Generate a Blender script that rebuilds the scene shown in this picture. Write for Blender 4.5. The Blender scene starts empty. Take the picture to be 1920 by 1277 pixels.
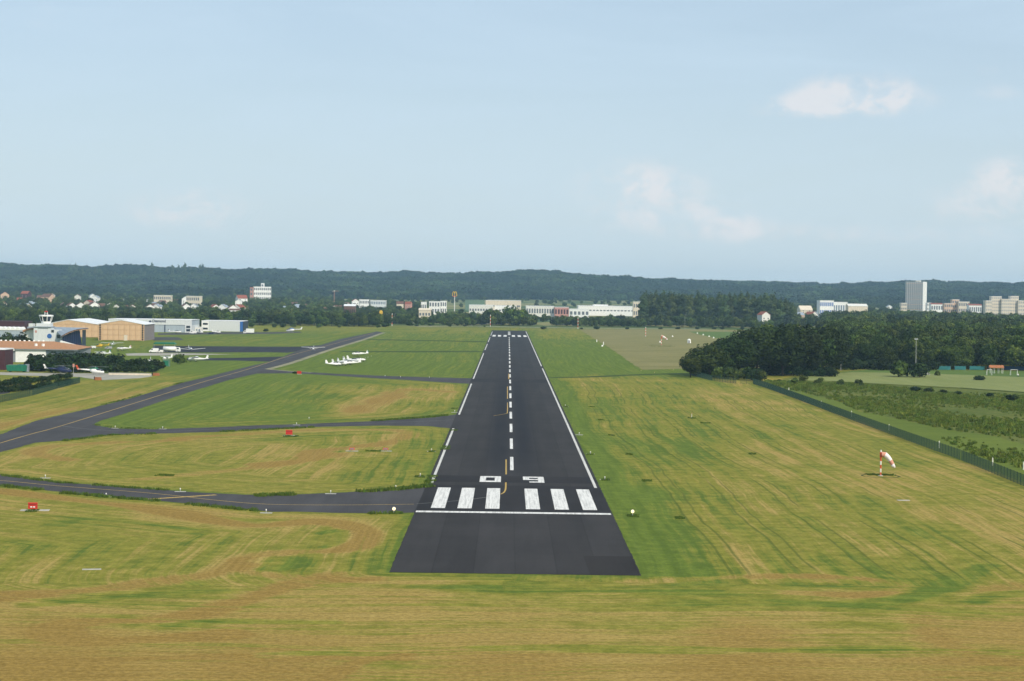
import bpy, bmesh, math, random
import numpy as np
from mathutils import Vector, Matrix
from mathutils.geometry import tessellate_polygon

SC = bpy.context.scene
COL = SC.collection
R = math.radians

# ------------------------------------------------------------------ camera
F_PX, CAM_H = 3500.0, 33.5
_roll, _yaw, _pit = R(.8), math.atan(8.27 / F_PX), math.atan(91 / F_PX)
_f = np.array([math.sin(_yaw) * math.cos(_pit), math.cos(_yaw) * math.cos(_pit), -math.sin(_pit)])
_r0 = np.array([math.cos(_yaw), -math.sin(_yaw), 0.0])
_u0 = np.cross(_r0, _f)
_r = _r0 * math.cos(_roll) + _u0 * math.sin(_roll)
_u = _u0 * math.cos(_roll) - _r0 * math.sin(_roll)
cam_d = bpy.data.cameras.new('camera')
cam = bpy.data.objects.new('camera', cam_d)
COL.objects.link(cam)
m = Matrix.Identity(4)
for i in range(3):
    m[i][0], m[i][1], m[i][2] = _r[i], _u[i], -_f[i]
m[2][3] = CAM_H
cam.matrix_world = m
cam_d.sensor_width = 36
cam_d.lens = F_PX / 1920 * 36
cam_d.clip_start, cam_d.clip_end = 1, 30000
SC.camera = cam

# ------------------------------------------------------------------ sky, sun, exposure
SUN_DIR = Vector((.60, -.80, 0)).normalized()      # where the sun stands
SUN_EL = R(40)
SUN_STR, SKY_STR = 4.5, .125
world = bpy.data.worlds.new('World')
SC.world = world
world.use_nodes = True
wt = world.node_tree
wt.nodes.clear()


def N(t, kind, **kw):
    n = t.nodes.new(kind)
    for k, v in kw.items():
        setattr(n, k, v)
    return n


def mth(t, op, a, b=None, c=None, clamp=False):
    n = t.nodes.new('ShaderNodeMath')
    n.operation = op
    n.use_clamp = clamp
    for i, v in enumerate((a, b, c)):
        if v is None:
            continue
        if isinstance(v, (int, float)):
            n.inputs[i].default_value = v
        else:
            t.links.new(v, n.inputs[i])
    return n.outputs[0]


def ramp(t, v, lo, hi, a=0.0, b=1.0, smooth=True):
    n = t.nodes.new('ShaderNodeMapRange')
    n.interpolation_type = 'SMOOTHSTEP' if smooth else 'LINEAR'
    t.links.new(v, n.inputs[0])
    for i, q in zip((1, 2, 3, 4), (lo, hi, a, b)):
        n.inputs[i].default_value = q
    return n.outputs[0]


def mixc(t, fac, a, b):
    n = t.nodes.new('ShaderNodeMix')
    n.data_type = 'RGBA'
    for s, v in ((n.inputs[0], fac), (n.inputs[6], a), (n.inputs[7], b)):
        if isinstance(v, (int, float)):
            s.default_value = v
        elif isinstance(v, tuple):
            s.default_value = (*v[:3], 1)
        else:
            t.links.new(v, s)
    return n.outputs[2]


def noise(t, vec=None, scale=1.0, detail=3, rough=.55, dim='3D', w=None, dist=0):
    n = t.nodes.new('ShaderNodeTexNoise')
    n.noise_dimensions = dim
    n.inputs['Scale'].default_value = scale
    n.inputs['Detail'].default_value = detail
    n.inputs['Roughness'].default_value = rough
    n.inputs['Distortion'].default_value = dist
    if vec is not None:
        t.links.new(vec, n.inputs['Vector'])
    if w is not None:
        t.links.new(w, n.inputs['W'])
    return n.outputs['Fac']


def build_world():
    t = wt
    sky = N(t, 'ShaderNodeTexSky', sky_type='NISHITA', sun_disc=False)
    sky.sun_elevation = SUN_EL
    sky.sun_rotation = math.atan2(SUN_DIR.x, SUN_DIR.y)
    sky.altitude = 240
    sky.air_density, sky.dust_density, sky.ozone_density = 1.0, 1.6, 1.2
    tc = N(t, 'ShaderNodeTexCoord')
    sep = N(t, 'ShaderNodeSeparateXYZ')
    t.links.new(tc.outputs['Generated'], sep.inputs[0])
    az = mth(t, 'ARCTAN2', sep.outputs[0], sep.outputs[1])
    el = mth(t, 'ARCSINE', sep.outputs[2])
    cv = N(t, 'ShaderNodeCombineXYZ')
    t.links.new(az, cv.inputs[0])
    t.links.new(mth(t, 'MULTIPLY', el, 1.35), cv.inputs[1])
    fb = noise(t, cv.outputs[0], 46, 8, .62, dist=.25)
    big = noise(t, cv.outputs[0], 9, 3, .5)
    dens = None
    #      px,   py,  half w, half h, weight        (drawn from the photograph, kept as directions in the sky)
    for px, py, w, h, a in ((1485, 208, 62, 24, .62), (1570, 188, 72, 40, .95), (1672, 192, 58, 34, .9), (1185, 345, 85, 36, .54),
                            (1235, 402, 120, 66, .60), (1372, 435, 52, 36, .5), (355, 402, 125, 48, .58), (1893, 335, 48, 36, .62),
                            (1842, 405, 95, 62, .60), (1570, 442, 180, 24, .40), (1870, 176, 70, 22, .3), (2250, 300, 160, 60, .8),
                            (-420, 330, 200, 60, .6)):
        v = _f * F_PX + _r * (px - 960) + _u * (638.5 - py)
        v /= np.linalg.norm(v)
        a0, e0 = math.atan2(v[0], v[1]), math.asin(v[2])
        dx = mth(t, 'MULTIPLY', mth(t, 'SUBTRACT', az, a0), F_PX / w)
        dy = mth(t, 'MULTIPLY', mth(t, 'SUBTRACT', el, e0), F_PX / h)
        dy = mth(t, 'MAXIMUM', dy, mth(t, 'MULTIPLY', dy, -1.8))
        q = mth(t, 'MULTIPLY', mth(t, 'ADD', mth(t, 'MULTIPLY', dx, dx), mth(t, 'MULTIPLY', dy, dy)), -.75)
        g = mth(t, 'MULTIPLY', mth(t, 'EXPONENT', q), a)
        dens = g if dens is None else mth(t, 'ADD', dens, g)
    gen = ramp(t, big, .62, .80, 0, .45)
    dens = mth(t, 'MULTIPLY', mth(t, 'MAXIMUM', dens, gen), ramp(t, fb, .30, .66, .32, 1.35))
    alpha = ramp(t, dens, .10, .95, 0, .70)
    # thin high veil, streaky
    cv2 = N(t, 'ShaderNodeCombineXYZ')
    t.links.new(mth(t, 'MULTIPLY', az, .55), cv2.inputs[0])
    t.links.new(mth(t, 'MULTIPLY', el, 3.2), cv2.inputs[1])
    veil = ramp(t, noise(t, cv2.outputs[0], 7, 5, .6, dist=.5), .30, .78, .58, .82)
    low = ramp(t, el, -.02, .16, .66, 0.0)
    b1 = N(t, 'ShaderNodeBackground')
    t.links.new(sky.outputs[0], b1.inputs[0])
    b1.inputs[1].default_value = SKY_STR
    b2 = N(t, 'ShaderNodeBackground')
    b2.inputs[0].default_value = (.635, .805, .955, 1)
    b2.inputs[1].default_value = 1.04
    b4 = N(t, 'ShaderNodeBackground')          # pale band towards the horizon all round
    b4.inputs[0].default_value = (.70, .83, .90, 1)
    b4.inputs[1].default_value = 1.06
    b3 = N(t, 'ShaderNodeBackground')
    b3.inputs[0].default_value = (.93, .92, .94, 1)
    b3.inputs[1].default_value = 1.0
    s1 = N(t, 'ShaderNodeMixShader')
    s2 = N(t, 'ShaderNodeMixShader')
    t.links.new(veil, s1.inputs[0])
    t.links.new(b1.outputs[0], s1.inputs[1])
    t.links.new(b2.outputs[0], s1.inputs[2])
    t.links.new(alpha, s2.inputs[0])
    s3 = N(t, 'ShaderNodeMixShader')
    t.links.new(low, s3.inputs[0])
    t.links.new(s1.outputs[0], s3.inputs[1])
    t.links.new(b4.outputs[0], s3.inputs[2])
    t.links.new(s3.outputs[0], s2.inputs[1])
    t.links.new(b3.outputs[0], s2.inputs[2])
    out = N(t, 'ShaderNodeOutputWorld')
    t.links.new(s2.outputs[0], out.inputs[0])


build_world()
sl = bpy.data.lights.new('sun', 'SUN')
sl.energy, sl.angle, sl.color = SUN_STR, R(.53), (1.0, .90, .74)
sun = bpy.data.objects.new('sun', sl)
COL.objects.link(sun)
_sd = Vector((SUN_DIR.x * math.cos(SUN_EL), SUN_DIR.y * math.cos(SUN_EL), math.sin(SUN_EL)))
sun.rotation_euler = (-_sd).to_track_quat('-Z', 'Y').to_euler()
sun.location = (0, 0, 400)
SC.view_settings.view_transform = 'Standard'
SC.view_settings.look = 'None'
SC.view_settings.exposure = -0.14
SC.view_settings.gamma = 1.0
SC.view_settings.use_curve_mapping = False
SC.render.engine = 'CYCLES'
SC.cycles.use_denoising = True
SC.cycles.max_bounces = 6
SC.cycles.volume_bounces = 2
SC.cycles.transparent_max_bounces = 8
SC.cycles.caustics_reflective = SC.cycles.caustics_refractive = False

# ------------------------------------------------------------------ survey helpers (photograph pixel -> place on the ground)


def ray(px, py):
    return _f * F_PX + _r * (px - 960) + _u * (638.5 - py)


def g(px, py, z=0.0):
    d = ray(px, py)
    k = (z - CAM_H) / d[2]
    return float(d[0] * k), float(d[1] * k)


def at(px, py, d):
    v = ray(px, py) * (1.0)
    v = v * (d / v[1])
    return Vector((v[0], v[1], CAM_H + v[2]))


def sstep(a, b, v):
    q = np.clip((v - a) / (b - a), 0, 1)
    return q * q * (3 - 2 * q)


_CX = np.array([-900, -300, 0, 130, 175, 290, 330, 400, 500, 600, 700, 760, 850, 960, 1030, 1080, 1130, 1200, 1300, 1400, 1500, 1560, 1650, 1720, 1780, 1840, 1920, 2300, 3000])
_CY = np.array([478, 488, 496, 498, 504, 501, 504, 503, 505, 508, 512, 509.5, 513, 512, 509, 514, 519.5, 524, 526.5, 527, 530.5, 532.5, 531, 528, 529.5, 531, 535, 540, 548])
D_CREST = 6300.0
_CA, _CZ = [], []
for _x, _y in zip(_CX, _CY):
    _p = at(_x, _y, D_CREST)
    _CA.append(_p.x / _p.y)
    _CZ.append(_p.z - 19.0)


def terrain(x, y):
    x = np.asarray(x, float)
    y = np.asarray(y, float)
    b = np.maximum(0, y - 1900)
    base = .0062 * b * b / (b + 500) * 1.0
    az = x / np.maximum(y, 1500)
    zc = np.interp(az, _CA, _CZ)
    t = sstep(4500, 6300, y)
    z = base + (zc - base) * t
    z = z + t * sstep(4500, 5600, y) * (1 - sstep(5700, 6300, y)) * (12 * np.sin(x / 230 + y / 300) + 7 * np.sin(x / 95 - y / 160 + 1.3))
    z = z - sstep(6450, 7400, y) * 45
    return z


def th(x, y):
    return float(terrain(x, y))


# ------------------------------------------------------------------ object helpers
def link(o, parent=None):
    COL.objects.link(o)
    if parent is not None:
        o.parent = parent
    return o


def tag(o, label=None, cat=None, group=None, kind=None):
    if label:
        o['label'] = label
    if cat:
        o['category'] = cat
    if group:
        o['group'] = group
    if kind:
        o['kind'] = kind
    return o


def thing(name, label, cat, loc=(0, 0, 0), rz=0.0, group=None, scale=1.0):
    o = bpy.data.objects.new(name, None)
    o.empty_display_size = .5
    link(o)
    o.location = loc
    o.rotation_euler = (0, 0, rz)
    o.scale = (scale,) * 3
    return tag(o, label, cat, group)


def copy_tree(o, parent=None):
    c = o.copy()
    link(c, parent)
    for ch in o.children:
        copy_tree(ch, c)
    return c


class MB:
    def __init__(s):
        s.v, s.f, s.m = [], [], []

    def face(s, pts, mi=0):
        n = len(s.v)
        s.v += [tuple(p) for p in pts]
        s.f.append(tuple(range(n, n + len(pts))))
        s.m.append(mi)

    def _hull(s, c, mi, faces):
        n = len(s.v)
        s.v += [tuple(p) for p in c]
        for q in faces:
            s.f.append(tuple(n + i for i in q))
            s.m.append(mi)

    def box(s, x0, x1, y0, y1, z0, z1, mi=0):
        c = [(x0, y0, z0), (x1, y0, z0), (x1, y1, z0), (x0, y1, z0), (x0, y0, z1), (x1, y0, z1), (x1, y1, z1), (x0, y1, z1)]
        s._hull(c, mi, [(0, 3, 2, 1), (4, 5, 6, 7), (0, 1, 5, 4), (1, 2, 6, 5), (2, 3, 7, 6), (3, 0, 4, 7)])
        return s

    def prism(s, poly, axis, a, b, mi=0):
        """poly: list of 2D points; axis 'x': poly in (y,z); 'y': poly in (x,z); 'z': poly in (x,y)"""
        def P(p, k):
            return {'x': (k, p[0], p[1]), 'y': (p[0], k, p[1]), 'z': (p[0], p[1], k)}[axis]
        n = len(poly)
        k = len(s.v)
        s.v += [P(p, a) for p in poly] + [P(p, b) for p in poly]
        s.f.append(tuple(range(k, k + n)))
        s.f.append(tuple(range(k + 2 * n - 1, k + n - 1, -1)))
        s.m += [mi, mi]
        for i in range(n):
            j = (i + 1) % n
            s.f.append((k + i, k + n + i, k + n + j, k + j))
            s.m.append(mi)
        return s

    def tube(s, p0, p1, r0, r1=None, n=8, mi=0, caps=True):
        r1 = r0 if r1 is None else r1
        p0, p1 = Vector(p0), Vector(p1)
        d = (p1 - p0).normalized()
        a = d.orthogonal().normalized()
        b = d.cross(a)
        k = len(s.v)
        for p, r in ((p0, r0), (p1, r1)):
            for i in range(n):
                q = 2 * math.pi * i / n
                s.v.append(tuple(p + (a * math.cos(q) + b * math.sin(q)) * r))
        for i in range(n):
            j = (i + 1) % n
            s.f.append((k + i, k + j, k + n + j, k + n + i))
            s.m.append(mi)
        if caps:
            s.f.append(tuple(range(k + n - 1, k - 1, -1)))
            s.f.append(tuple(range(k + n, k + 2 * n)))
            s.m += [mi, mi]
        return s

    def loft(s, rings, mi=0, caps=True):
        n = len(rings[0])
        k = len(s.v)
        for rg in rings:
            s.v += [tuple(p) for p in rg]
        for a in range(len(rings) - 1):
            for i in range(n):
                j = (i + 1) % n
                s.f.append((k + a * n + i, k + a * n + j, k + (a + 1) * n + j, k + (a + 1) * n + i))
                s.m.append(mi)
        if caps:
            s.f.append(tuple(range(k + n - 1, k - 1, -1)))
            e = k + (len(rings) - 1) * n
            s.f.append(tuple(range(e, e + n)))
            s.m += [mi, mi]
        return s

    def mesh(s, name, mats, smooth=False):
        me = bpy.data.meshes.new(name)
        me.from_pydata(s.v, [], s.f)
        for q in (mats if isinstance(mats, (list, tuple)) else [mats]):
            me.materials.append(q)
        me.polygons.foreach_set('material_index', s.m)
        bm = bmesh.new()
        bm.from_mesh(me)
        bmesh.ops.recalc_face_normals(bm, faces=bm.faces)
        bm.to_mesh(me)
        bm.free()
        if smooth:
            me.polygons.foreach_set('use_smooth', [True] * len(me.polygons))
        return me

    def build(s, name, mats, parent=None, loc=(0, 0, 0), smooth=False):
        o = bpy.data.objects.new(name, s.mesh(name, mats, smooth))
        link(o, parent)
        o.location = loc
        return o


def np_mesh(name, verts, quads, mat):
    me = bpy.data.meshes.new(name)
    nv, nq, k = len(verts), len(quads), quads.shape[1]
    me.vertices.add(nv)
    me.vertices.foreach_set('co', np.asarray(verts, np.float32).ravel())
    me.loops.add(nq * k)
    me.loops.foreach_set('vertex_index', quads.astype(np.int32).ravel())
    me.polygons.add(nq)
    me.polygons.foreach_set('loop_start', np.arange(0, nq * k, k, dtype=np.int32))
    me.polygons.foreach_set('loop_total', np.full(nq, k, np.int32))
    me.update(calc_edges=True)
    if mat is not None:
        me.materials.append(mat)
    return me


# ------------------------------------------------------------------ materials
def base_mat(name):
    mt = bpy.data.materials.new(name)
    mt.use_nodes = True
    t = mt.node_tree
    return mt, t, t.nodes['Principled BSDF']


def paint(name, c, rough=.55, var=.12, scale=.8, spec=.35, metal=0.0, streak=False):
    mt, t, p = base_mat(name)
    tc = N(t, 'ShaderNodeTexCoord')
    vec = tc.outputs['Object']
    if streak:
        mp = N(t, 'ShaderNodeMapping')
        mp.inputs['Scale'].default_value = (1.6, 1.6, .18)
        t.links.new(vec, mp.inputs[0])
        vec = mp.outputs[0]
    n = noise(t, vec, scale, 5, .6)
    k = ramp(t, n, .3, .7, 1 - var, 1 + var * .5)
    hv = N(t, 'ShaderNodeHueSaturation')
    hv.inputs['Color'].default_value = (*c, 1)
    t.links.new(k, hv.inputs['Value'])
    t.links.new(hv.outputs[0], p.inputs['Base Color'])
    p.inputs['Roughness'].default_value = rough
    p.inputs['Specular IOR Level'].default_value = spec
    p.inputs['Metallic'].default_value = metal
    return mt


def leaf_mat(name, dark, light, var=.35, scale=.45, world=False):
    mt, t, p = base_mat(name)
    tc = N(t, 'ShaderNodeTexCoord')
    oi = N(t, 'ShaderNodeObjectInfo')
    n = noise(t, tc.outputs['Object'], scale, 3, .6)
    k = ramp(t, n, .35, .68)
    if world:      # stands of different kinds of tree over the slope
        geo = N(t, 'ShaderNodeNewGeometry')
        w = noise(t, geo.outputs['Position'], .0042, 4, .6)
        k = mth(t, 'ADD', mth(t, 'MULTIPLY', k, .45), ramp(t, w, .42, .66, -.1, .75))
    c = mixc(t, k, dark, light)
    hv = N(t, 'ShaderNodeHueSaturation')
    t.links.new(c, hv.inputs['Color'])
    t.links.new(ramp(t, oi.outputs['Random'], 0, 1, 1 - var, 1 + var, smooth=False), hv.inputs['Value'])
    r2 = mth(t, 'FRACT', mth(t, 'MULTIPLY', oi.outputs['Random'], 7.31))
    t.links.new(ramp(t, r2, 0, 1, .485, .525, smooth=False), hv.inputs['Hue'])
    t.links.new(hv.outputs[0], p.inputs['Base Color'])
    p.inputs['Roughness'].default_value = .8
    p.inputs['Specular IOR Level'].default_value = .12
    return mt


def emit_mat(name, c, s):
    mt, t, p = base_mat(name)
    p.inputs['Base Color'].default_value = (*c, 1)
    p.inputs['Emission Color'].default_value = (*c, 1)
    p.inputs['Emission Strength'].default_value = s
    return mt


M = {}
M['white'] = paint('white_paint', (.80, .80, .78), .45, .06)
M['offwhite'] = paint('off_white_render', (.70, .69, .64), .8, .10, streak=True)
M['cream'] = paint('cream_render', (.66, .58, .46), .8, .10, streak=True)
M['pink'] = paint('salmon_render', (.60, .42, .30), .8, .12)
M['whitemetal'] = paint('white_cladding', (.62, .65, .66), .5, .07, streak=True)
M['greymetal'] = paint('grey_blue_cladding', (.36, .42, .48), .45, .10, streak=True)
M['sidegrey'] = paint('mauve_grey_cladding', (.23, .20, .20), .6, .12, streak=True)
M['orange'] = paint('ochre_door_sheet', (.62, .42, .25), .6, .09, streak=True)
M['orange2'] = paint('ochre_gable_sheet', (.60, .405, .24), .6, .10, streak=True)
M['roofwhite'] = paint('white_roof_sheet', (.76, .77, .78), .5, .06)
M['roofgrey'] = paint('grey_roof_sheet', (.27, .32, .38), .5, .12)
M['tile'] = paint('faded_tile', (.40, .20, .095), .85, .22, 1.2)
M['redtile'] = paint('red_tile', (.27, .08, .05), .85, .22, 1.2)
M['browntile'] = paint('brown_tile', (.14, .075, .055), .85, .22, 1.2)
M['maroon'] = paint('maroon_cladding', (.06, .018, .025), .7, .15)
M['dark'] = paint('dark_rubber', (.015, .015, .017), .7, .1)
M['glass'] = paint('dark_glass', (.02, .03, .045), .12, .2, .3, spec=.6)
M['blueglass'] = paint('blue_curtain_glass', (.008, .016, .06), .10, .2, .3, spec=.6)
M['paleglass'] = paint('pale_window_glass', (.18, .24, .31), .2, .25, .5, spec=.6)
M['midglass'] = paint('hazy_window_glass', (.14, .16, .18), .25, .25, .5, spec=.5)
M['blue'] = paint('blue_paint', (.03, .12, .36), .45, .08)
M['navy'] = paint('navy_paint', (.012, .022, .075), .35, .08)
M['red'] = paint('signal_red', (.50, .030, .018), .5, .08)
M['redorange'] = paint('red_orange_paint', (.60, .09, .025), .55, .10)
M['sockred'] = paint('faded_red_cloth', (.62, .30, .22), .85, .12, 2)
M['sockwhite'] = paint('white_cloth', (.76, .72, .70), .85, .08, 2)
M['yellow'] = paint('yellow_paint', (.66, .42, .03), .5, .10)
M['green'] = paint('green_box_paint', (.012, .16, .09), .5, .15)
M['greengrey'] = paint('grey_green_paint', (.12, .20, .14), .6, .15)
M['steel'] = paint('galvanised_steel', (.32, .33, .33), .5, .12)
M['greypaint'] = paint('grey_paint', (.24, .26, .29), .6, .12)
M['concrete'] = paint('concrete', (.40, .39, .35), .9, .18, .7)
M['fence'] = paint('fence_green', (.008, .040, .028), .5, .1)
M['teal'] = paint('teal_banner', (.02, .15, .16), .7, .2)
M['bluebanner'] = paint('blue_banner', (.03, .09, .22), .7, .2)
M['postwhite'] = paint('white_post', (.74, .73, .66), .6, .1)
M['bark'] = paint('bark', (.05, .038, .028), .95, .3, 3)
M['cratewood'] = paint('weathered_orange_board', (.34, .13, .055), .8, .2)
M['lamp'] = emit_mat('lamp_glow', (1.0, .80, .45), 1.1)
M['pinkwhite'] = paint('washed_red_paint', (.50, .26, .22), .7, .1)
M['leafA'] = leaf_mat('oak_leaf', (.008, .018, .004), (.042, .064, .011), .45)
M['leafB'] = leaf_mat('ash_leaf', (.020, .040, .008), (.105, .138, .024), .45)
M['leafP'] = leaf_mat('poplar_leaf', (.030, .052, .015), (.080, .105, .030), .3)
M['leafD'] = leaf_mat('dark_hedge_leaf', (.007, .018, .005), (.030, .052, .011))
M['leafF'] = leaf_mat('hill_leaf', (.004, .014, .006), (.046, .074, .017), .6, world=True)
M['leafW'] = leaf_mat('weed_leaf', (.080, .125, .016), (.165, .185, .036), .3)
M['leafT'] = leaf_mat('rough_grass_leaf', (.060, .100, .014), (.115, .160, .026), .3)


def marking_mat(name, c, wear):
    mt, t, p = base_mat(name)
    geo = N(t, 'ShaderNodeNewGeometry')
    mp = N(t, 'ShaderNodeMapping')
    mp.inputs['Scale'].default_value = (3.2, .09, 1)
    t.links.new(geo.outputs['Position'], mp.inputs[0])
    a = noise(t, mp.outputs[0], 1.0, 4, .65)
    b = noise(t, geo.outputs['Position'], 1.3, 4, .7)
    k = mth(t, 'ADD', mth(t, 'MULTIPLY', a, .65), mth(t, 'MULTIPLY', b, .35))
    t.links.new(mixc(t, ramp(t, k, .36, .58), tuple(q * (1 - wear) + .05 * wear for q in c), c), p.inputs['Base Color'])
    p.inputs['Roughness'].default_value = .75
    return mt


M['mark'] = marking_mat('worn_white_marking', (.72, .71, .68), .42)
M['markline'] = marking_mat('worn_white_line', (.60, .59, .55), .38)
M['markyellow'] = marking_mat('worn_yellow_marking', (.46, .30, .055), .5)
M['markpale'] = marking_mat('faint_grey_marking', (.17, .165, .15), .5)


def asphalt_mat(name, c0, c1, lanes=0.0, patch=.5, rubber=0.0):
    mt, t, p = base_mat(name)
    geo = N(t, 'ShaderNodeNewGeometry')
    pos = geo.outputs['Position']
    sep = N(t, 'ShaderNodeSeparateXYZ')
    t.links.new(pos, sep.inputs[0])
    mp = N(t, 'ShaderNodeMapping')
    mp.inputs['Scale'].default_value = (.28, .02, 1)
    t.links.new(pos, mp.inputs[0])
    a = noise(t, mp.outputs[0], 1.0, 4, .6)
    b = noise(t, pos, .06, 5, .65)
    fine = noise(t, pos, 2.4, 4, .7)
    k = mth(t, 'ADD', mth(t, 'MULTIPLY', a, .5), mth(t, 'MULTIPLY', b, .5))
    k = mth(t, 'ADD', k, mth(t, 'MULTIPLY', mth(t, 'SUBTRACT', fine, .5), .35))
    col = mixc(t, ramp(t, k, .34, .66), c0, c1)
    if lanes:
        # paving lanes laid side by side, each a little different, with a darker joint
        u = mth(t, 'DIVIDE', mth(t, 'ADD', sep.outputs[0], 13.7), lanes)
        lane = mth(t, 'FLOOR', u)
        wn = N(t, 'ShaderNodeTexWhiteNoise', noise_dimensions='1D')
        t.links.new(lane, wn.inputs['W'])
        fr = mth(t, 'FRACT', u)
        j = mth(t, 'MULTIPLY', mth(t, 'LESS_THAN', mth(t, 'MINIMUM', fr, mth(t, 'SUBTRACT', 1.0, fr)), .018), .16)
        hv = N(t, 'ShaderNodeHueSaturation')
        t.links.new(col, hv.inputs['Color'])
        t.links.new(mth(t, 'SUBTRACT', ramp(t, wn.outputs[0], 0, 1, .88, 1.12, smooth=False), j), hv.inputs['Value'])
        col = hv.outputs[0]
    if rubber:
        d = mth(t, 'ABSOLUTE', mth(t, 'SUBTRACT', mth(t, 'ABSOLUTE', mth(t, 'SUBTRACT', sep.outputs[0], 1.2)), 2.6))
        w = ramp(t, d, .4, 4.2, 1, 0)
        yy = mth(t, 'MULTIPLY', ramp(t, sep.outputs[1], 290, 400), ramp(t, sep.outputs[1], 560, 900, 1, .35))
        col = mixc(t, mth(t, 'MULTIPLY', mth(t, 'MULTIPLY', w, yy), mth(t, 'ADD', mth(t, 'MULTIPLY', a, rubber * .9), .25), clamp=True), col, (.0095, .0105, .0155))
    t.links.new(col, p.inputs['Base Color'])
    p.inputs['Roughness'].default_value = .92
    p.inputs['Specular IOR Level'].default_value = .12
    bp = N(t, 'ShaderNodeBump')
    bp.inputs['Strength'].default_value = .25
    bp.inputs['Distance'].default_value = .02
    t.links.new(fine, bp.inputs['Height'])
    t.links.new(bp.outputs[0], p.inputs['Normal'])
    return mt


M['runway'] = asphalt_mat('runway_asphalt', (.029, .0275, .0285), (.042, .0392, .040), lanes=5.0, rubber=1.0)
M['taxi'] = asphalt_mat('taxiway_asphalt', (.046, .045, .049), (.070, .068, .072))
M['taxidark'] = asphalt_mat('apron_asphalt', (.020, .021, .028), (.034, .036, .044))
M['patch'] = asphalt_mat('fresh_asphalt', (.019, .017, .0175), (.029, .0265, .0265))
M['band'] = asphalt_mat('dark_asphalt_band', (.019, .018, .020), (.028, .026, .028))
M['pale'] = asphalt_mat('pale_concrete', (.27, .26, .22), (.36, .34, .29))
M['shoulder'] = asphalt_mat('gravel_shoulder', (.17, .165, .10), (.30, .28, .18))
M['road'] = asphalt_mat('dusty_road', (.24, .23, .17), (.36, .34, .26))
M['soil'] = asphalt_mat('rough_dark_turf', (.055, .065, .016), (.095, .095, .024))

# ------------------------------------------------------------------ pavement outlines
RW_X0, RW_X1, RW_Y0, RW_Y1 = -13.7, 16.3, 221.0, 1618.0


def poly(pts):
    return [g(*p) for p in pts]


MAIN_P = poly([(-80, 842), (0, 815), (67, 789), (175, 764.5), (251, 745.6), (340, 718), (379, 709), (443, 693), (480, 684), (499, 680), (534, 667.5),
               (562, 656), (602, 647), (637, 636), (691, 625), (707, 621.5), (719, 623.5), (684, 635.7), (670, 640), (611, 658), (546, 680), (500, 692),
               (484, 700), (431, 712), (364, 732.5), (315, 748.5), (245, 772), (186, 790), (178, 794), (181, 798), (216, 804), (204, 815.6), (120, 826), (67, 830), (0, 848), (-80, 876)])
B_P = poly([(190, 803), (216, 803.7), (291, 805), (408, 801), (480, 797.5), (559, 795.5), (705, 789.5), (808, 783), (861, 776.6), (872, 776.4), (858, 804),
            (850, 804), (804, 799), (712, 798), (589, 800.5), (480, 805), (405, 810), (291, 813), (190, 816)])
A_P = poly([(-80, 884), (0, 890), (108, 904), (248, 914.6), (350, 922), (455, 927.7), (554, 927.3), (633, 924), (742, 917.5), (804, 911), (815, 911), (790, 961),
            (779, 961), (740, 962), (640, 962), (554, 959.5), (510, 959.8), (423, 951), (271, 936.5), (146, 926), (0, 909.6), (-80, 902)])
C_P = poly([(497, 692.5), (538, 695.5), (626, 700.6), (699, 704), (757, 706), (824, 708), (893, 709.5), (891, 720), (887, 720), (824, 716.5), (757, 712), (699, 709), (626, 704.3), (553, 699.8), (482, 700.6)])
APRON_P = poly([(287, 648), (363, 649), (500, 650), (562, 650), (604, 647), (575, 653), (556, 659), (540, 661.5), (500, 660.5), (363, 661), (287, 661)])
STRIP_P = poly([(350, 671.5), (440, 671), (534, 668.5), (545, 664), (520, 676), (499, 678), (440, 676), (350, 676)])
HPAD_P = poly([(287, 632), (335, 632.5), (345, 637.5), (287, 638.5)])
FPAD_P = poly([(296, 625), (380, 623), (460, 622.5), (505, 623), (562, 621.5), (566, 624), (505, 626), (296, 628)])
CONC_P = poly([(235, 663), (250, 662.2), (330, 661.8), (437, 664.5), (330, 666.5), (238, 667)])
HELI_P = poly([(-60, 697), (120, 700), (200, 700), (284, 701), (286, 706), (262, 709), (190, 713), (150, 707), (0, 703), (-60, 703)])
LROAD_P = poly([(-60, 722), (0, 722), (22, 728), (18, 737), (0, 740), (-60, 742)])
RUN_P = [(RW_X0, RW_Y0), (RW_X1, RW_Y0), (RW_X1, RW_Y1), (RW_X0, RW_Y1)]


def inside(pl, x, y):
    r = np.zeros(x.shape, bool)
    n = len(pl)
    for i in range(n):
        (x0, y0), (x1, y1) = pl[i], pl[(i + 1) % n]
        c = (y0 > y) != (y1 > y)
        r ^= c & (x < (x1 - x0) * (y - y0) / ((y1 - y0) or 1e-9) + x0)
    return r


def sdf(pls, x, y):
    d = np.full(x.shape, 1e9)
    for pl in pls:
        n = len(pl)
        dd = np.full(x.shape, 1e9)
        for i in range(n):
            (x0, y0), (x1, y1) = pl[i], pl[(i + 1) % n]
            ex, ey = x1 - x0, y1 - y0
            t = np.clip(((x - x0) * ex + (y - y0) * ey) / (ex * ex + ey * ey + 1e-9), 0, 1)
            dd = np.minimum(dd, (x - x0 - t * ex) ** 2 + (y - y0 - t * ey) ** 2)
        dd = np.sqrt(dd)
        d = np.minimum(d, np.where(inside(pl, x, y), -dd, dd))
    return d


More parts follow.
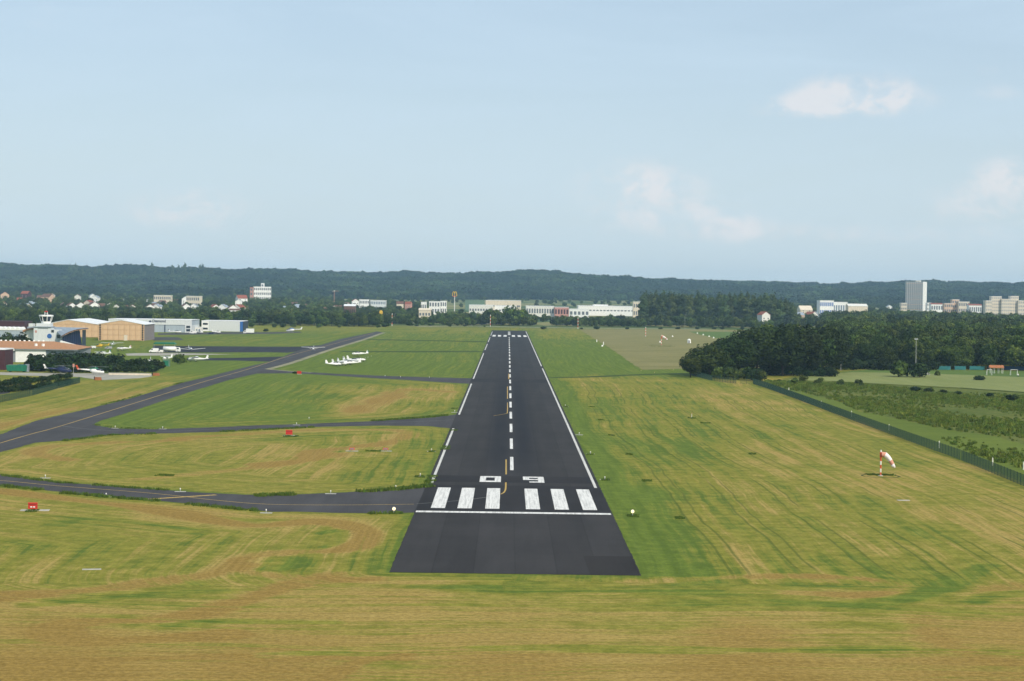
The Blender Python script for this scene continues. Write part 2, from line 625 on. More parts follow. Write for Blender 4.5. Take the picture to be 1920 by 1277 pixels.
# ------------------------------------------------------------------ ground
def smooth_line(pts, n=6):
    P = [Vector((*p, 0)) for p in pts]
    out = []
    for i in range(len(P) - 1):
        a, b, c, d = P[max(i - 1, 0)], P[i], P[i + 1], P[min(i + 2, len(P) - 1)]
        for k in range(n):
            t = k / n
            out.append(.5 * ((2 * b) + (c - a) * t + (2 * a - 5 * b + 4 * c - d) * t * t + (3 * b - a - 3 * c + d) * t ** 3))
    out.append(P[-1])
    return out


DRY = [  # photograph pixel, how straw-dry the turf is there (the driest also take the painted edge darkening)
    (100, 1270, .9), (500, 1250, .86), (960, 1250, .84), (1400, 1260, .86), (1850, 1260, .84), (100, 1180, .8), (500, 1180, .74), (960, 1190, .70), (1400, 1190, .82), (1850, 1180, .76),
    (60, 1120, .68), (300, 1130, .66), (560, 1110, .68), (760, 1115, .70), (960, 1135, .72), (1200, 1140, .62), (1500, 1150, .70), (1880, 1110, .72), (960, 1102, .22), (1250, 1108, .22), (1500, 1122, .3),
    (1550, 1092, .72), (1750, 1100, .4), (40, 1050, .5), (150, 1010, .30), (300, 1000, .50), (420, 1030, .38), (520, 1050, .42), (650, 1020, .62), (720, 1040, .45), (350, 960, .72), (620, 975, .66), (740, 985, .45),
    (60, 930, .62), (150, 980, .42), (250, 1060, .35), (330, 1085, .5), (130, 1090, .45), (1230, 1060, .25), (1300, 1000, .42), (1400, 1040, .55), (1600, 1040, .52), (1800, 1040, .55), (1270, 960, .45), (1180, 930, .22),
    (1420, 960, .62), (1600, 960, .60), (1800, 960, .68), (1210, 860, .35), (1300, 880, .60), (1450, 880, .62), (1560, 860, .72), (1700, 900, .72), (1120, 830, .30), (1200, 800, .50), (1300, 800, .45), (1420, 800, .58),
    (1560, 800, .70), (1080, 760, .32), (1150, 740, .58), (1250, 740, .50), (1350, 740, .72), (1440, 750, .62), (1100, 715, .55), (1250, 715, .52), (1380, 718, .55), (1260, 704, .05), (1100, 695, .03), (1050, 660, .05),
    (1150, 670, .02), (1070, 640, .12), (1040, 632, .32), (1010, 700, .05), (100, 870, .62), (250, 850, .55), (330, 880, .38), (480, 850, .62), (480, 900, .5), (600, 870, .58), (700, 830, .62), (700, 890, .48), (790, 840, .35),
    (780, 880, .30), (560, 812, .5), (250, 835, .62), (350, 825, .66), (150, 900, .4), (300, 770, .05), (400, 760, .06), (500, 740, .06), (560, 780, .12), (650, 740, .35), (700, 735, .55), (780, 745, .62), (830, 740, .58), (720, 775, .52), (840, 770, .35),
    (560, 715, .08), (430, 730, .05), (260, 790, .08), (100, 775, .58), (40, 790, .6), (200, 740, .5), (290, 715, .35), (60, 745, .4), (20, 770, .5), (700, 690, .02), (600, 680, .02), (850, 690, .10), (850, 660, .16), (780, 640, .16), (850, 630, .12),
    (600, 630, .10), (450, 635, .16), (550, 638, .22), (400, 690, .06), (450, 680, .05), (500, 615, .30), (800, 622, .1), (1000, 614, .1), (330, 642, .2)]


def make_ground():
    rows = list(np.linspace(-400, 120, 12))
    pys = np.arange(1340, 607, -1.6)
    rows += [CAM_H * F_PX / (p - 547.4) for p in pys]
    y = rows[-1]
    while y < 7250:
        y *= 1.022
        rows.append(y)
    rows = np.array(rows)
    tt = np.linspace(-.31, .31, 400)
    ext = np.array([.36, .45, .6, .8, 1.0])
    cols = []
    nT = len(tt)
    XX, YY = [], []
    for yv in rows:
        ye = max(yv, 120)
        a = tt * ye
        half = max(4200 - .31 * ye, 600)
        k = .31 * ye + half * np.array([.06, .18, .38, .65, 1.0])
        XX.append(np.concatenate([-k[::-1], a, k]))
        YY.append(np.full(nT + 10, yv))
    X, Y = np.array(XX), np.array(YY)
    Z = terrain(X, Y)
    nr, nc = X.shape
    v = np.stack([X, Y, Z], -1).reshape(-1, 3)
    i = np.arange(nr - 1)[:, None] * nc + np.arange(nc - 1)[None, :]
    q = np.stack([i, i + 1, i + nc + 1, i + nc], -1).reshape(-1, 4)
    me = np_mesh('grass_field', v, q, None)
    me.polygons.foreach_set('use_smooth', [True] * len(me.polygons))
    x, y = v[:, 0], v[:, 1]
    near = (y < 2300) & (y > 60) & (np.abs(x) < 700)
    s = np.full(len(v), 60.0)
    s[near] = sdf([RUN_P, MAIN_P, A_P, B_P, C_P, APRON_P, STRIP_P], x[near], y[near])
    # mowing coordinate: across the swaths (s) and along them (t)
    fore = np.hypot(np.maximum(np.maximum(-45 - x, x - 62), 0), np.maximum(219 - y, 0))
    wf = 1 - sstep(205, 226, y)
    wf = np.where(x < 0, 1 - sstep(186, 232, y), wf)
    right = x - 16.3 + 1.6 * np.sin(y / 62) + .5 * np.sin(y / 23 + x / 20)
    left = s + 1.2 * np.sin(x / 27 + y / 41) + .5 * np.sin(x / 11.3 - y / 19)
    body = np.where(x > 1, right, left)
    S = np.where(wf > .5, fore + 300 + 1.5 * np.sin(x / 19) + .8 * np.sin(x / 7 + y / 9), body)
    T = np.where(wf > .5, x, np.where(x > 1, y, x * .8 + y * .6))
    # dryness by inverse distance weights
    P = np.array([(*g(a, b), c) for a, b, c in DRY])
    pu, pv = P[:, 0] / P[:, 1] * 7, np.log(P[:, 1]) * 3.4
    yy = np.maximum(y, 150)
    u, w = x / yy * 7, np.log(yy) * 3.4
    num = np.zeros(len(v))
    den = np.zeros(len(v))
    for k in range(len(P)):
        wt_ = 1.0 / ((u - pu[k]) ** 2 + (w - pv[k]) ** 2 + .012) ** 1.8
        num += wt_ * P[k, 2]
        den += wt_
    dry = num / den
    dry = dry - .11 * sstep(14, 18, x) * sstep(218, 226, y) * (1 - sstep(690, 720, y))
    dry = np.where(y < 1300, dry, dry * (1 - sstep(1300, 1700, y)) + .35 * sstep(1300, 1700, y))
    # single swaths of cut hay and strips the mower missed, walked as lines over the turf
    STROKES = [([(0, 920), (150, 938), (330, 962), (470, 985), (580, 978), (660, 985), (690, 1005), (650, 1030), (540, 1036), (455, 1050), (400, 1075), (300, 1090), (150, 1108), (0, 1118)], 3.2, .34),
               ([(455, 1050), (470, 1072), (560, 1082), (640, 1075)], 2.2, .25), ([(480, 1052), (540, 1046), (560, 1058), (500, 1068)], 1.8, -.30), ([(600, 1000), (640, 995), (640, 1012), (610, 1026)], 1.3, -.34),
               ([(700, 1085), (560, 1092), (450, 1128), (330, 1158), (150, 1168), (110, 1190), (200, 1202), (420, 1190)], 2.6, .26), ([(320, 1172), (450, 1165), (620, 1166)], 1.6, -.3),
               ([(1190, 1092), (1380, 1082), (1540, 1080), (1660, 1090), (1690, 1103), (1620, 1116), (1480, 1112)], 2.2, .35), ([(1480, 1096), (1580, 1098)], 1.8, -.3),
               ([(780, 1100), (960, 1104), (1200, 1106), (1400, 1118), (1560, 1132), (1700, 1122), (1790, 1092), (1850, 1060)], 2.2, -.34), ([(1920, 1095), (1800, 1115), (1720, 1150), (1760, 1200), (1900, 1250)], 2.2, .10),
               ([(1830, 1130), (1850, 1118), (1920, 1112)], 2, -.35), ([(480, 871), (560, 864), (585, 848), (655, 839), (731, 830), (768, 813), (738, 806), (600, 806), (480, 812), (330, 822)], 3.4, .32),
               ([(262, 899), (350, 890), (437, 881), (560, 866), (640, 850)], 3.0, .30), ([(650, 847), (730, 846)], 2.5, -.4), ([(540, 818), (620, 817), (730, 812)], 2.5, -.3), ([(130, 862), (60, 850), (90, 838), (200, 830), (330, 826)], 3.0, .25),
               ([(0, 803), (150, 763), (330, 717)], 5.0, .30), ([(690, 765), (640, 780), (720, 752), (760, 730), (850, 735)], 5.0, .3), ([(640, 772), (700, 742)], 5, .25),
               ([(100, 985), (180, 970), (300, 985), (380, 1000)], 1.8, -.22), ([(240, 1062), (290, 1045), (330, 1018)], 1.6, -.4), ([(60, 1135), (200, 1122), (330, 1112), (420, 1108)], 2.0, -.28),
               ([(500, 1230), (640, 1222)], 1.5, -.3), ([(100, 1240), (400, 1232), (760, 1236)], 1.2, .2), ([(900, 1215), (1300, 1222), (1700, 1215)], 1.3, -.2), ([(620, 1270), (680, 1240), (760, 1228)], 1.2, .3)]
    for pts_, w_, k_ in STROKES:
        L_ = smooth_line([g(*p_) for p_ in pts_], 5)
        lim = near & (y < 800)
        xx_, yy2 = x[lim], y[lim]
        dd = np.full(len(xx_), 1e9)
        for a_, b_ in zip(L_, L_[1:]):
            ex, ey = b_.x - a_.x, b_.y - a_.y
            q_ = np.clip(((xx_ - a_.x) * ex + (yy2 - a_.y) * ey) / (ex * ex + ey * ey + 1e-9), 0, 1)
            dd = np.minimum(dd, np.hypot(xx_ - a_.x - q_ * ex, yy2 - a_.y - q_ * ey))
        dd += .5 * np.sin(xx_ / 3.1 + yy2 / 7) * w_ * .4
        dn_ = dry[lim] + k_ * (1 - sstep(w_ * .35, w_ * 1.25, dd))
        dry[lim] = np.maximum(dn_, np.minimum(dry[lim], .24))
    dry = np.clip(dry, 0, 1)
    right_strip = (x > 16) & (y > 221)
    dry = dry * np.where(right_strip, .25 + .75 * sstep(2, 11, s), .45 + .55 * sstep(0, 4, s))
    # unmown rough ground east of the fence
    sc_p = poly([(2100, 960), (1920, 893), (1800, 850), (1700, 810), (1620, 775), (1560, 752), (1480, 738), (1440, 722), (1500, 700), (2200, 700), (2200, 960)])
    rough = np.zeros(len(v))
    rough[near] = 1 - sstep(-2.5, 2.5, sdf([sc_p], x[near], y[near]))
    far = sstep(1640, 1900, y)
    for nm, arr in (('dry', dry), ('swath', S), ('along', T), ('rough', rough), ('far', far), ('edge', s)):
        a = me.attributes.new(nm, 'FLOAT', 'POINT')
        a.data.foreach_set('value', arr.astype(np.float32))
    # material
    mt, t, p = base_mat('turf')

    def A(nm):
        n = N(t, 'ShaderNodeAttribute', attribute_name=nm)
        return n.outputs['Fac']
    geo = N(t, 'ShaderNodeNewGeometry')
    pos = geo.outputs['Position']
    S_, T_ = A('swath'), A('along')
    warp = mth(t, 'MULTIPLY', mth(t, 'SUBTRACT', noise(t, pos, .03, 2, .5), .5), 3.2)
    s2 = mth(t, 'ADD', S_, warp)

    def aniso(fs, ft, detail=3):
        c = N(t, 'ShaderNodeCombineXYZ')
        t.links.new(mth(t, 'MULTIPLY', s2, fs), c.inputs[0])
        t.links.new(mth(t, 'MULTIPLY', T_, ft), c.inputs[1])
        return noise(t, c.outputs[0], 1.0, detail, .6)
    st1 = aniso(.17, .006, 3)
    st2 = aniso(.70, .014, 3)
    st3 = aniso(2.2, .05, 2)
    blot = noise(t, pos, .035, 4, .62)
    tuft = noise(t, pos, .35, 4, .7)
    fine = noise(t, pos, 1.6, 3, .7)
    dr = A('dry')

    def dev(n, k):
        return mth(t, 'MULTIPLY', mth(t, 'SUBTRACT', n, .5), k)
    amp = ramp(t, dr, 0.0, .45, .35, 1.0)
    k = mth(t, 'ADD', mth(t, 'ADD', dev(st1, 1.15), dev(st2, 1.05)), mth(t, 'ADD', dev(st3, .6), dev(blot, .95)))
    k = mth(t, 'ADD', k, dev(tuft, .45))
    k = mth(t, 'MULTIPLY', k, amp)
    dryv = mth(t, 'ADD', dr, k)
    lush = mixc(t, ramp(t, mth(t, 'ADD', mth(t, 'MULTIPLY', st2, .5), mth(t, 'MULTIPLY', tuft, .5)), .38, .62), (.082, .124, .014), (.126, .174, .022))
    mid = mixc(t, ramp(t, tuft, .36, .64), (.164, .166, .020), (.226, .212, .033))
    straw = mixc(t, ramp(t, mth(t, 'ADD', mth(t, 'MULTIPLY', st3, .5), mth(t, 'MULTIPLY', fine, .5)), .38, .62), (.275, .200, .050), (.360, .268, .080))
    c = mixc(t, ramp(t, dryv, .08, .46), lush, mid)
    c = mixc(t, ramp(t, dryv, .44, .86), c, straw)
    brown = mixc(t, ramp(t, mth(t, 'ADD', mth(t, 'MULTIPLY', st3, .5), mth(t, 'MULTIPLY', fine, .5)), .38, .62), (.218, .140, .030), (.280, .185, .046))  # brown hay, with lens darkening towards the near edge also put into its colour
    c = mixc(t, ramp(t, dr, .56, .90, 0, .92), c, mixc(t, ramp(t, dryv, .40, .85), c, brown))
    # pairs of wheel tracks of longer, greener grass along the swaths east of the runway
    sepp = N(t, 'ShaderNodeSeparateXYZ')
    t.links.new(pos, sepp.inputs[0])
    u = mth(t, 'FRACT', mth(t, 'DIVIDE', mth(t, 'ADD', s2, 2.0), 8.6))
    l1 = mth(t, 'ABSOLUTE', mth(t, 'SUBTRACT', u, .38))
    l2 = mth(t, 'ABSOLUTE', mth(t, 'SUBTRACT', u, .62))
    tr = ramp(t, mth(t, 'MINIMUM', l1, l2), .010, .034, 1, 0)
    tr = mth(t, 'MULTIPLY', tr, ramp(t, noise(t, pos, .022, 2, .5), .36, .50))
    zone = mth(t, 'MULTIPLY', ramp(t, sepp.outputs[0], 22, 27), mth(t, 'MULTIPLY', ramp(t, sepp.outputs[1], 219, 226), ramp(t, sepp.outputs[1], 640, 720, 1, 0)))
    tr = mth(t, 'MULTIPLY', mth(t, 'MULTIPLY', tr, zone), .62)
    c = mixc(t, tr, c, (.070, .095, .012))
    # unmown rough ground, and far farmland
    ro = mixc(t, ramp(t, mth(t, 'ADD', mth(t, 'MULTIPLY', blot, .5), mth(t, 'MULTIPLY', tuft, .5)), .38, .64), (.070, .105, .016), (.135, .145, .030))
    c = mixc(t, A('rough'), c, ro)
    vo = N(t, 'ShaderNodeTexVoronoi')
    mp = N(t, 'ShaderNodeMapping')
    mp.inputs['Scale'].default_value = (.0045, .0022, 0)
    mp.inputs['Rotation'].default_value = (0, 0, .2)
    t.links.new(pos, mp.inputs[0])
    t.links.new(mp.outputs[0], vo.inputs['Vector'])
    sv = N(t, 'ShaderNodeSeparateXYZ')
    t.links.new(vo.outputs['Color'], sv.inputs[0])
    fa = mixc(t, ramp(t, sv.outputs[0], .35, .75), (.060, .100, .028), (.22, .21, .085))
    c = mixc(t, A('far'), c, fa)
    br = N(t, 'ShaderNodeHueSaturation')
    t.links.new(c, br.inputs['Color'])
    t.links.new(mth(t, 'ADD', ramp(t, mth(t, 'ADD', mth(t, 'MULTIPLY', fine, .6), mth(t, 'MULTIPLY', noise(t, pos, 4.5, 2, .7), .4)), .3, .7, .76, 1.18), dev(tuft, .22)), br.inputs['Value'])
    t.links.new(br.outputs[0], p.inputs['Base Color'])
    p.inputs['Roughness'].default_value = .9
    p.inputs['Specular IOR Level'].default_value = .08
    bp = N(t, 'ShaderNodeBump')
    bp.inputs['Strength'].default_value = .5
    bp.inputs['Distance'].default_value = .25
    t.links.new(mth(t, 'ADD', mth(t, 'MULTIPLY', fine, .5), mth(t, 'ADD', mth(t, 'MULTIPLY', st2, .6), tuft)), bp.inputs['Height'])
    t.links.new(bp.outputs[0], p.inputs['Normal'])
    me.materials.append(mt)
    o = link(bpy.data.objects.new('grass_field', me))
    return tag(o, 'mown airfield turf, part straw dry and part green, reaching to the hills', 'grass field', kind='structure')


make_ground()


def ragged(pts, step, amp):
    out = []
    rg = random.Random(len(pts) + int(pts[0][0] * 7))
    for (x0, y0_), (x1, y1_) in zip(pts, pts[1:] + pts[:1]):
        ln = math.hypot(x1 - x0, y1_ - y0_)
        n_ = max(1, int(ln / step))
        nx, ny = -(y1_ - y0_) / (ln + 1e-9), (x1 - x0) / (ln + 1e-9)
        for k in range(n_):
            q = k / n_
            o_ = 0 if k == 0 else rg.uniform(-amp, amp)
            out.append((x0 + (x1 - x0) * q + nx * o_, y0_ + (y1_ - y0_) * q + ny * o_))
    return out


def sheet(name, pts, z, mat, parent=None, label=None, cat=None, structure=True):
    if name in ('runway', 'taxiway', 'apron', 'helipad', 'hangar_pad'):
        pts = ragged(pts, 1.6 if name != 'runway' else 1.1, .2 if name != 'runway' else .07)
    elif name in ('stubble_field', 'crop_strip', 'mown_strip', 'sports_pitch', 'meadow'):
        pts = ragged(pts, 3.0, .8)
    mb = MB()
    tris = tessellate_polygon([[Vector((*p, 0)) for p in pts]])
    mb.v = [(px, py, z) for px, py in pts]
    for tr in tris:
        a, b, c = (Vector((*pts[i], 0)) for i in tr)
        tr = tuple(tr)
        if (b - a).cross(c - a).z < 0:
            tr = tr[::-1]
        mb.f.append(tr)
        mb.m.append(0)
    me = bpy.data.meshes.new(name)
    me.from_pydata(mb.v, [], mb.f)
    me.materials.append(mat)
    o = link(bpy.data.objects.new(name, me), parent)
    if structure and parent is None:
        tag(o, label, cat, kind='structure')
    return o


def ribbon(name, pts, w, z, mat, parent=None, n=6, **kw):
    L = smooth_line(pts, n)
    mb = MB()
    for i, p in enumerate(L):
        d = (L[min(i + 1, len(L) - 1)] - L[max(i - 1, 0)]).normalized()
        nrm = Vector((-d.y, d.x, 0)) * w / 2
        mb.v += [(p.x + nrm.x, p.y + nrm.y, z), (p.x - nrm.x, p.y - nrm.y, z)]
    for i in range(len(L) - 1):
        mb.f.append((2 * i, 2 * i + 1, 2 * i + 3, 2 * i + 2))
        mb.m.append(0)
    o = mb.build(name, mat, parent)
    if parent is None and kw:
        tag(o, kw.get('label'), kw.get('cat'), kind='structure')
    return o


def rect(name, x0, x1, y0, y1, z, mat, parent):
    return sheet(name, [(x0, y0), (x1, y0), (x1, y1), (x0, y1)], z, mat, parent)


# ------------------------------------------------------------------ runway and taxiways
rw = sheet('runway', RUN_P, .030, M['runway'], label='long dark asphalt runway with white markings, number 09 at its near end', cat='runway')
rect('asphalt_band', -13.6, 16.2, 284.2, 322.0, .036, M['band'], rw)
rect('asphalt_band', -13.6, 16.2, 327.0, 338.6, .036, M['band'], rw)
rect('asphalt_band', -13.6, 16.2, 690, 716, .036, M['band'], rw)
sheet('asphalt_patch', [(10.2, 221.3), (16.2, 221.3), (16.2, 237), (10.0, 237)], .036, M['patch'], rw)
rect('threshold_line', -13.55, 16.05, 281.4, 283.4, .042, M['mark'], rw)
for x in (-11.5, -7.4, -3.1, 3.2, 7.65, 12.0):
    rect('threshold_bar', x, x + 2.2, 287.2, 317.3, .044, M['mark'], rw)
for x in (-11.5, -7.4, -3.1, 3.2, 7.65, 12.0):
    rect('threshold_bar', x, x + 2.4, 1396, 1446, .044, M['mark'], rw)
for k in range(3):
    rect('centre_dash', .2, 2.2, 1452 + 44 * k, 1482 + 44 * k, .044, M['markline'], rw)


def stroke_rects(name, rects, parent):
    mb = MB()
    for x0, x1, y0, y1 in rects:
        mb.face([(x0, y0, .044), (x1, y0, .044), (x1, y1, .044), (x0, y1, .044)])
    return mb.build(name, M['mark'], parent)


zx, nx_, y0 = -4.6, 3.1, 327.6
stroke_rects('digit_zero', [(zx, zx + 1.1, y0, y0 + 10.4), (zx + 2.65, zx + 3.75, y0, y0 + 10.4), (zx + 1.1, zx + 2.65, y0, y0 + 2.4), (zx + 1.1, zx + 2.65, y0 + 8.0, y0 + 10.4)], rw)
stroke_rects('digit_nine', [(nx_ + 2.65, nx_ + 3.75, y0, y0 + 10.4), (nx_, nx_ + 1.1, y0 + 4.4, y0 + 10.4), (nx_ + 1.1, nx_ + 2.65, y0 + 8.4, y0 + 10.4), (nx_ + 1.1, nx_ + 2.65, y0 + 4.4, y0 + 6.2),
                            (nx_ + 1.1, nx_ + 2.65, y0, y0 + 1.9)], rw)
yy = 350.0
while yy < 1390:
    rect('centre_dash', .82, 1.48, yy, yy + 28, .042, M['mark'], rw)
    yy += 47.6


def gy(py):
    return g(953, py)[1]


for a, b in ((908, 805), (779, 720.5), (711.5, 663), (657, 645.5), (642, 633), (630, 622)):
    rect('edge_line', -13.15, -12.65, gy(a), gy(b), .042, M['markline'], rw)
for a, b in ((913, 690), (686, 621)):
    rect('edge_line', 15.25, 15.75, gy(a), gy(b), .042, M['markline'], rw)
ribbon('lead_line', [g(949, 862), g(949, 890)], .28, .048, M['markyellow'], rw)
ribbon('lead_line', [g(948.5, 905), g(948, 917), g(945, 923.5), g(939, 927)], .28, .048, M['markyellow'], rw)
ribbon('lead_line', [g(926, 930.5), g(880, 937), g(830, 941.5), g(781, 945)], .25, .040, M['markpale'], rw)
ribbon('lead_line', [g(951.5, 725), g(951.5, 748)], .28, .048, M['markyellow'], rw)
ribbon('lead_line', [g(951.5, 755), g(951.3, 772), g(948, 776), g(925, 780)], .24, .048, M['markyellow'], rw)
ribbon('lead_line', [g(954.2, 701), g(954, 711)], .45, .048, M['markyellow'], rw)

tm = sheet('taxiway', MAIN_P, .016, M['taxi'], label='long grey taxiway slanting past the hangars to the far end of the airfield', cat='taxiway')
ta = sheet('taxiway', A_P, .012, M['taxi'], label='nearest grey taxiway curving in to the runway beside the white bars', cat='taxiway')
tb = sheet('taxiway', B_P, .012, M['taxi'], label='narrow grey taxiway crossing the turf between the two left infields', cat='taxiway')
tcx = sheet('taxiway', C_P, .012, M['taxi'], label='thin grey taxiway crossing below the parked white gliders', cat='taxiway')
ap = sheet('apron', APRON_P, .010, M['taxidark'], label='dark asphalt apron in front of the ochre hangars', cat='apron')
sheet('apron', STRIP_P, .008, M['taxidark'], label='dark narrow asphalt strip behind the high wing aeroplane', cat='apron')
sheet('hangar_pad', HPAD_P, .008, M['taxi'], label='grey pad beside the grey side wall of the ochre hangar', cat='pad')
sheet('hangar_pad', FPAD_P, .008, M['taxi'], label='grey pad along the white hangars', cat='pad')
sheet('concrete_strip', CONC_P, .014, M['pale'], label='pale concrete strip on the near side of the dark apron', cat='concrete strip')
sheet('helipad', HELI_P, .010, M['pale'], label='pale concrete pad where the two helicopters are parked', cat='helipad')
sheet('service_road', LROAD_P, .010, M['taxi'], label='short piece of grey road behind the green fence', cat='road')
# gravel shoulders of the slanting taxiway
ribbon('shoulder', [g(720, 623.6), g(685, 635.9), g(671, 640.2), g(612, 658.4), g(547, 680.5), g(502, 692.2)], 3.0, .020, M['shoulder'], tm, n=3)
ribbon('shoulder', [g(502, 692.2), g(539, 695.6), g(585, 698.4)], 2.0, .020, M['shoulder'], tcx, n=3)
ribbon('centre_line', [g(-80, 856), g(0, 831), g(60, 813.5), g(115, 798.5), g(262, 753), g(385, 715), g(467, 691.7), g(540, 668), g(610, 649), g(700, 625)], .32, .022, M['markyellow'], tm)
ribbon('centre_line', [g(-80, 898), g(0, 901), g(108, 911), g(250, 922), g(330, 929.5), g(400, 937.5), g(500, 945.5), g(640, 947), g(776, 945.5)], .28, .018, M['markyellow'], ta)
ribbon('centre_line', [g(115, 798.5), g(150, 803), g(220, 808), g(330, 808.5), g(480, 801), g(700, 793.5), g(860, 787)], .22, .020, M['markpale'], tb)
ribbon('hold_line', [g(279, 936), g(405, 928)], 1.0, .020, M['markyellow'], ta, n=2)
# fields and roads


def field_mat(name, a, b, rowdir=(.02, .35), spots=None):
    mt, t, p = base_mat(name)
    geo = N(t, 'ShaderNodeNewGeometry')
    mp = N(t, 'ShaderNodeMapping')
    mp.inputs['Scale'].default_value = (*rowdir, 1)
    t.links.new(geo.outputs['Position'], mp.inputs[0])
    n1 = noise(t, mp.outputs[0], 1.0, 3, .6)
    n2 = noise(t, geo.outputs['Position'], .03, 4, .6)
    n3 = noise(t, geo.outputs['Position'], .6, 4, .7)
    k = mth(t, 'ADD', mth(t, 'MULTIPLY', n1, .35), mth(t, 'ADD', mth(t, 'MULTIPLY', n2, .4), mth(t, 'MULTIPLY', n3, .25)))
    t.links.new(mixc(t, ramp(t, k, .36, .64), a, b), p.inputs['Base Color'])
    p.inputs['Roughness'].default_value = .92
    p.inputs['Specular IOR Level'].default_value = .08
    bp = N(t, 'ShaderNodeBump')
    bp.inputs['Strength'].default_value = .4
    bp.inputs['Distance'].default_value = .2
    t.links.new(n3, bp.inputs['Height'])
    t.links.new(bp.outputs[0], p.inputs['Normal'])
    return mt


M['stubble'] = field_mat('stubble', (.155, .150, .050), (.230, .205, .085))
M['crop'] = field_mat('pale_crop', (.165, .195, .060), (.215, .235, .085), (.35, .02))
M['pitch'] = field_mat('pitch_turf', (.075, .125, .028), (.110, .165, .036))
M['lushstrip'] = field_mat('mown_strip', (.085, .122, .015), (.125, .162, .024))
ST_P = poly([(1086, 617.5), (1300, 617.5), (1420, 619.5), (1500, 622), (1500, 690), (1330, 690), (1290, 691), (1203, 693.5), (1150, 657)])
sheet('stubble_field', ST_P, .012, M['stubble'], label='tan stubble field right of the far half of the runway', cat='field')
GR_P = poly([(1290, 621.5), (1330, 622), (1420, 622.5), (1430, 634), (1340, 634), (1310, 627)])
sheet('meadow', GR_P, .018, M['pitch'], label='green meadow corner between the stubble field and the trees', cat='field')
CROP = poly([(1476, 714), (1530, 704.5), (1600, 699), (1700, 701), (1800, 704), (1925, 709), (2150, 719), (2150, 749), (1925, 737), (1800, 728.5), (1650, 721), (1560, 716)])
mb = MB()
mb.prism(CROP, 'z', -.2, .35)
tag(mb.build('crop_strip', M['crop']), 'pale green standing crop in a strip beyond the rough ground', 'crop field', kind='structure')
PITCH = poly([(1560, 699), (1640, 692), (1720, 692.5), (1930, 696), (2150, 699), (2150, 719), (1925, 708.5), (1800, 703.6), (1700, 700.6), (1600, 698.6)])
sheet('sports_pitch', PITCH, .02, M['pitch'], label='green sports pitch in front of the wood', cat='sports pitch')
ribbon('perimeter_road', [g(780, 612), g(880, 611.5), g(960, 613), g(1080, 615), g(1200, 616), g(1330, 617)], 16, .02, M['road'], label='pale dusty road crossing beyond the far end of the runway', cat='road')
M['track'] = field_mat('dark_grass_track', (.028, .052, .012), (.048, .078, .018))
ribbon('grass_track', [g(675, 636.4), g(800, 638.6), g(914, 641)], 20, .006, M['track'], label='dark strip of longer grass across the far infield, upper one', cat='grass strip')
ribbon('grass_track', [g(640, 659), g(780, 659.5), g(907, 659)], 17, .006, M['track'], label='dark strip of longer grass across the far infield, lower one', cat='grass strip')
ribbon('grass_track', [g(1031, 708), g(1110, 706.5), g(1190, 703), g(1290, 700)], 7, .006, M['track'], label='dark grassy track right of the runway below the stubble field', cat='grass strip')
#PART2
# ------------------------------------------------------------------ trees
def leaf_quads(pts, nrm, size, rng, flat=.38):
    n = len(pts)
    d = nrm + rng.normal(0, flat, (n, 3))
    d /= np.linalg.norm(d, axis=1)[:, None] + 1e-9
    a = np.cross(d, rng.normal(0, 1, (n, 3)))
    a /= np.linalg.norm(a, axis=1)[:, None] + 1e-9
    b = np.cross(d, a)
    s = (size * rng.uniform(.6, 1.35, n))[:, None]
    v = np.stack([pts - a * s - b * s * .6, pts + a * s - b * s * .6, pts + a * s * .7 + b * s * .7, pts - a * s * .7 + b * s * .7], 1).reshape(-1, 3)
    return v, np.arange(4 * n).reshape(-1, 4)


def crown_points(h, w, base, n, seed, shape):
    rng = np.random.default_rng(seed)
    lob = []
    if shape == 'poplar':
        for k in range(16):
            z = base + (h - base) * (k + .5) / 16
            q = (z - base) / (h - base)
            rad = w * .5 * (math.sin(math.pi * min(.97, .12 + q * .86)) ** .7)
            a = rng.uniform(0, 6.28)
            lob.append((math.cos(a) * rad * .35, math.sin(a) * rad * .35, z, rad * .78, (h - base) * .085))
    elif shape == 'cone':
        for k in range(12):
            q = (k + .5) / 12
            z = base + (h - base) * q
            rad = w * .5 * (1 - q * .93)
            a = rng.uniform(0, 6.28)
            lob.append((math.cos(a) * rad * .2, math.sin(a) * rad * .2, z, rad * .9, (h - base) * .07))
    else:
        nl = 20
        cz = base + (h - base) * .5
        for k in range(nl):
            d = rng.normal(0, 1, 3)
            d /= np.linalg.norm(d)
            if d[2] < -.8:
                d[2] *= -.5
            rr = rng.uniform(.42, .72)
            lr = w * rng.uniform(.17, .29)
            lob.append((d[0] * w * .5 * rr, d[1] * w * .5 * rr, cz + d[2] * (h - base) * .5 * rr, lr, lr * rng.uniform(.7, .95)))
        lob.append((0, 0, cz, w * .3, (h - base) * .36))
    L = np.array(lob)
    wgt = L[:, 3] * L[:, 3]
    k = rng.choice(len(L), n, p=wgt / wgt.sum())
    d = rng.normal(0, 1, (n, 3))
    d /= np.linalg.norm(d, axis=1)[:, None]
    rad = rng.uniform(.55, 1.05, n) ** .6
    sc = np.stack([L[k, 3], L[k, 3], L[k, 4]], 1)
    p = L[k, :3] + d * sc * rad[:, None]
    ok = p[:, 2] > base * .7
    return p[ok], d[ok], rng


def crown_mesh(name, h, w, base, n, size, seed, mat, shape='round'):
    p, d, rng = crown_points(h, w, base, n, seed, shape)
    v, q = leaf_quads(p, d, size, rng)
    return np_mesh(name, v, q, mat)


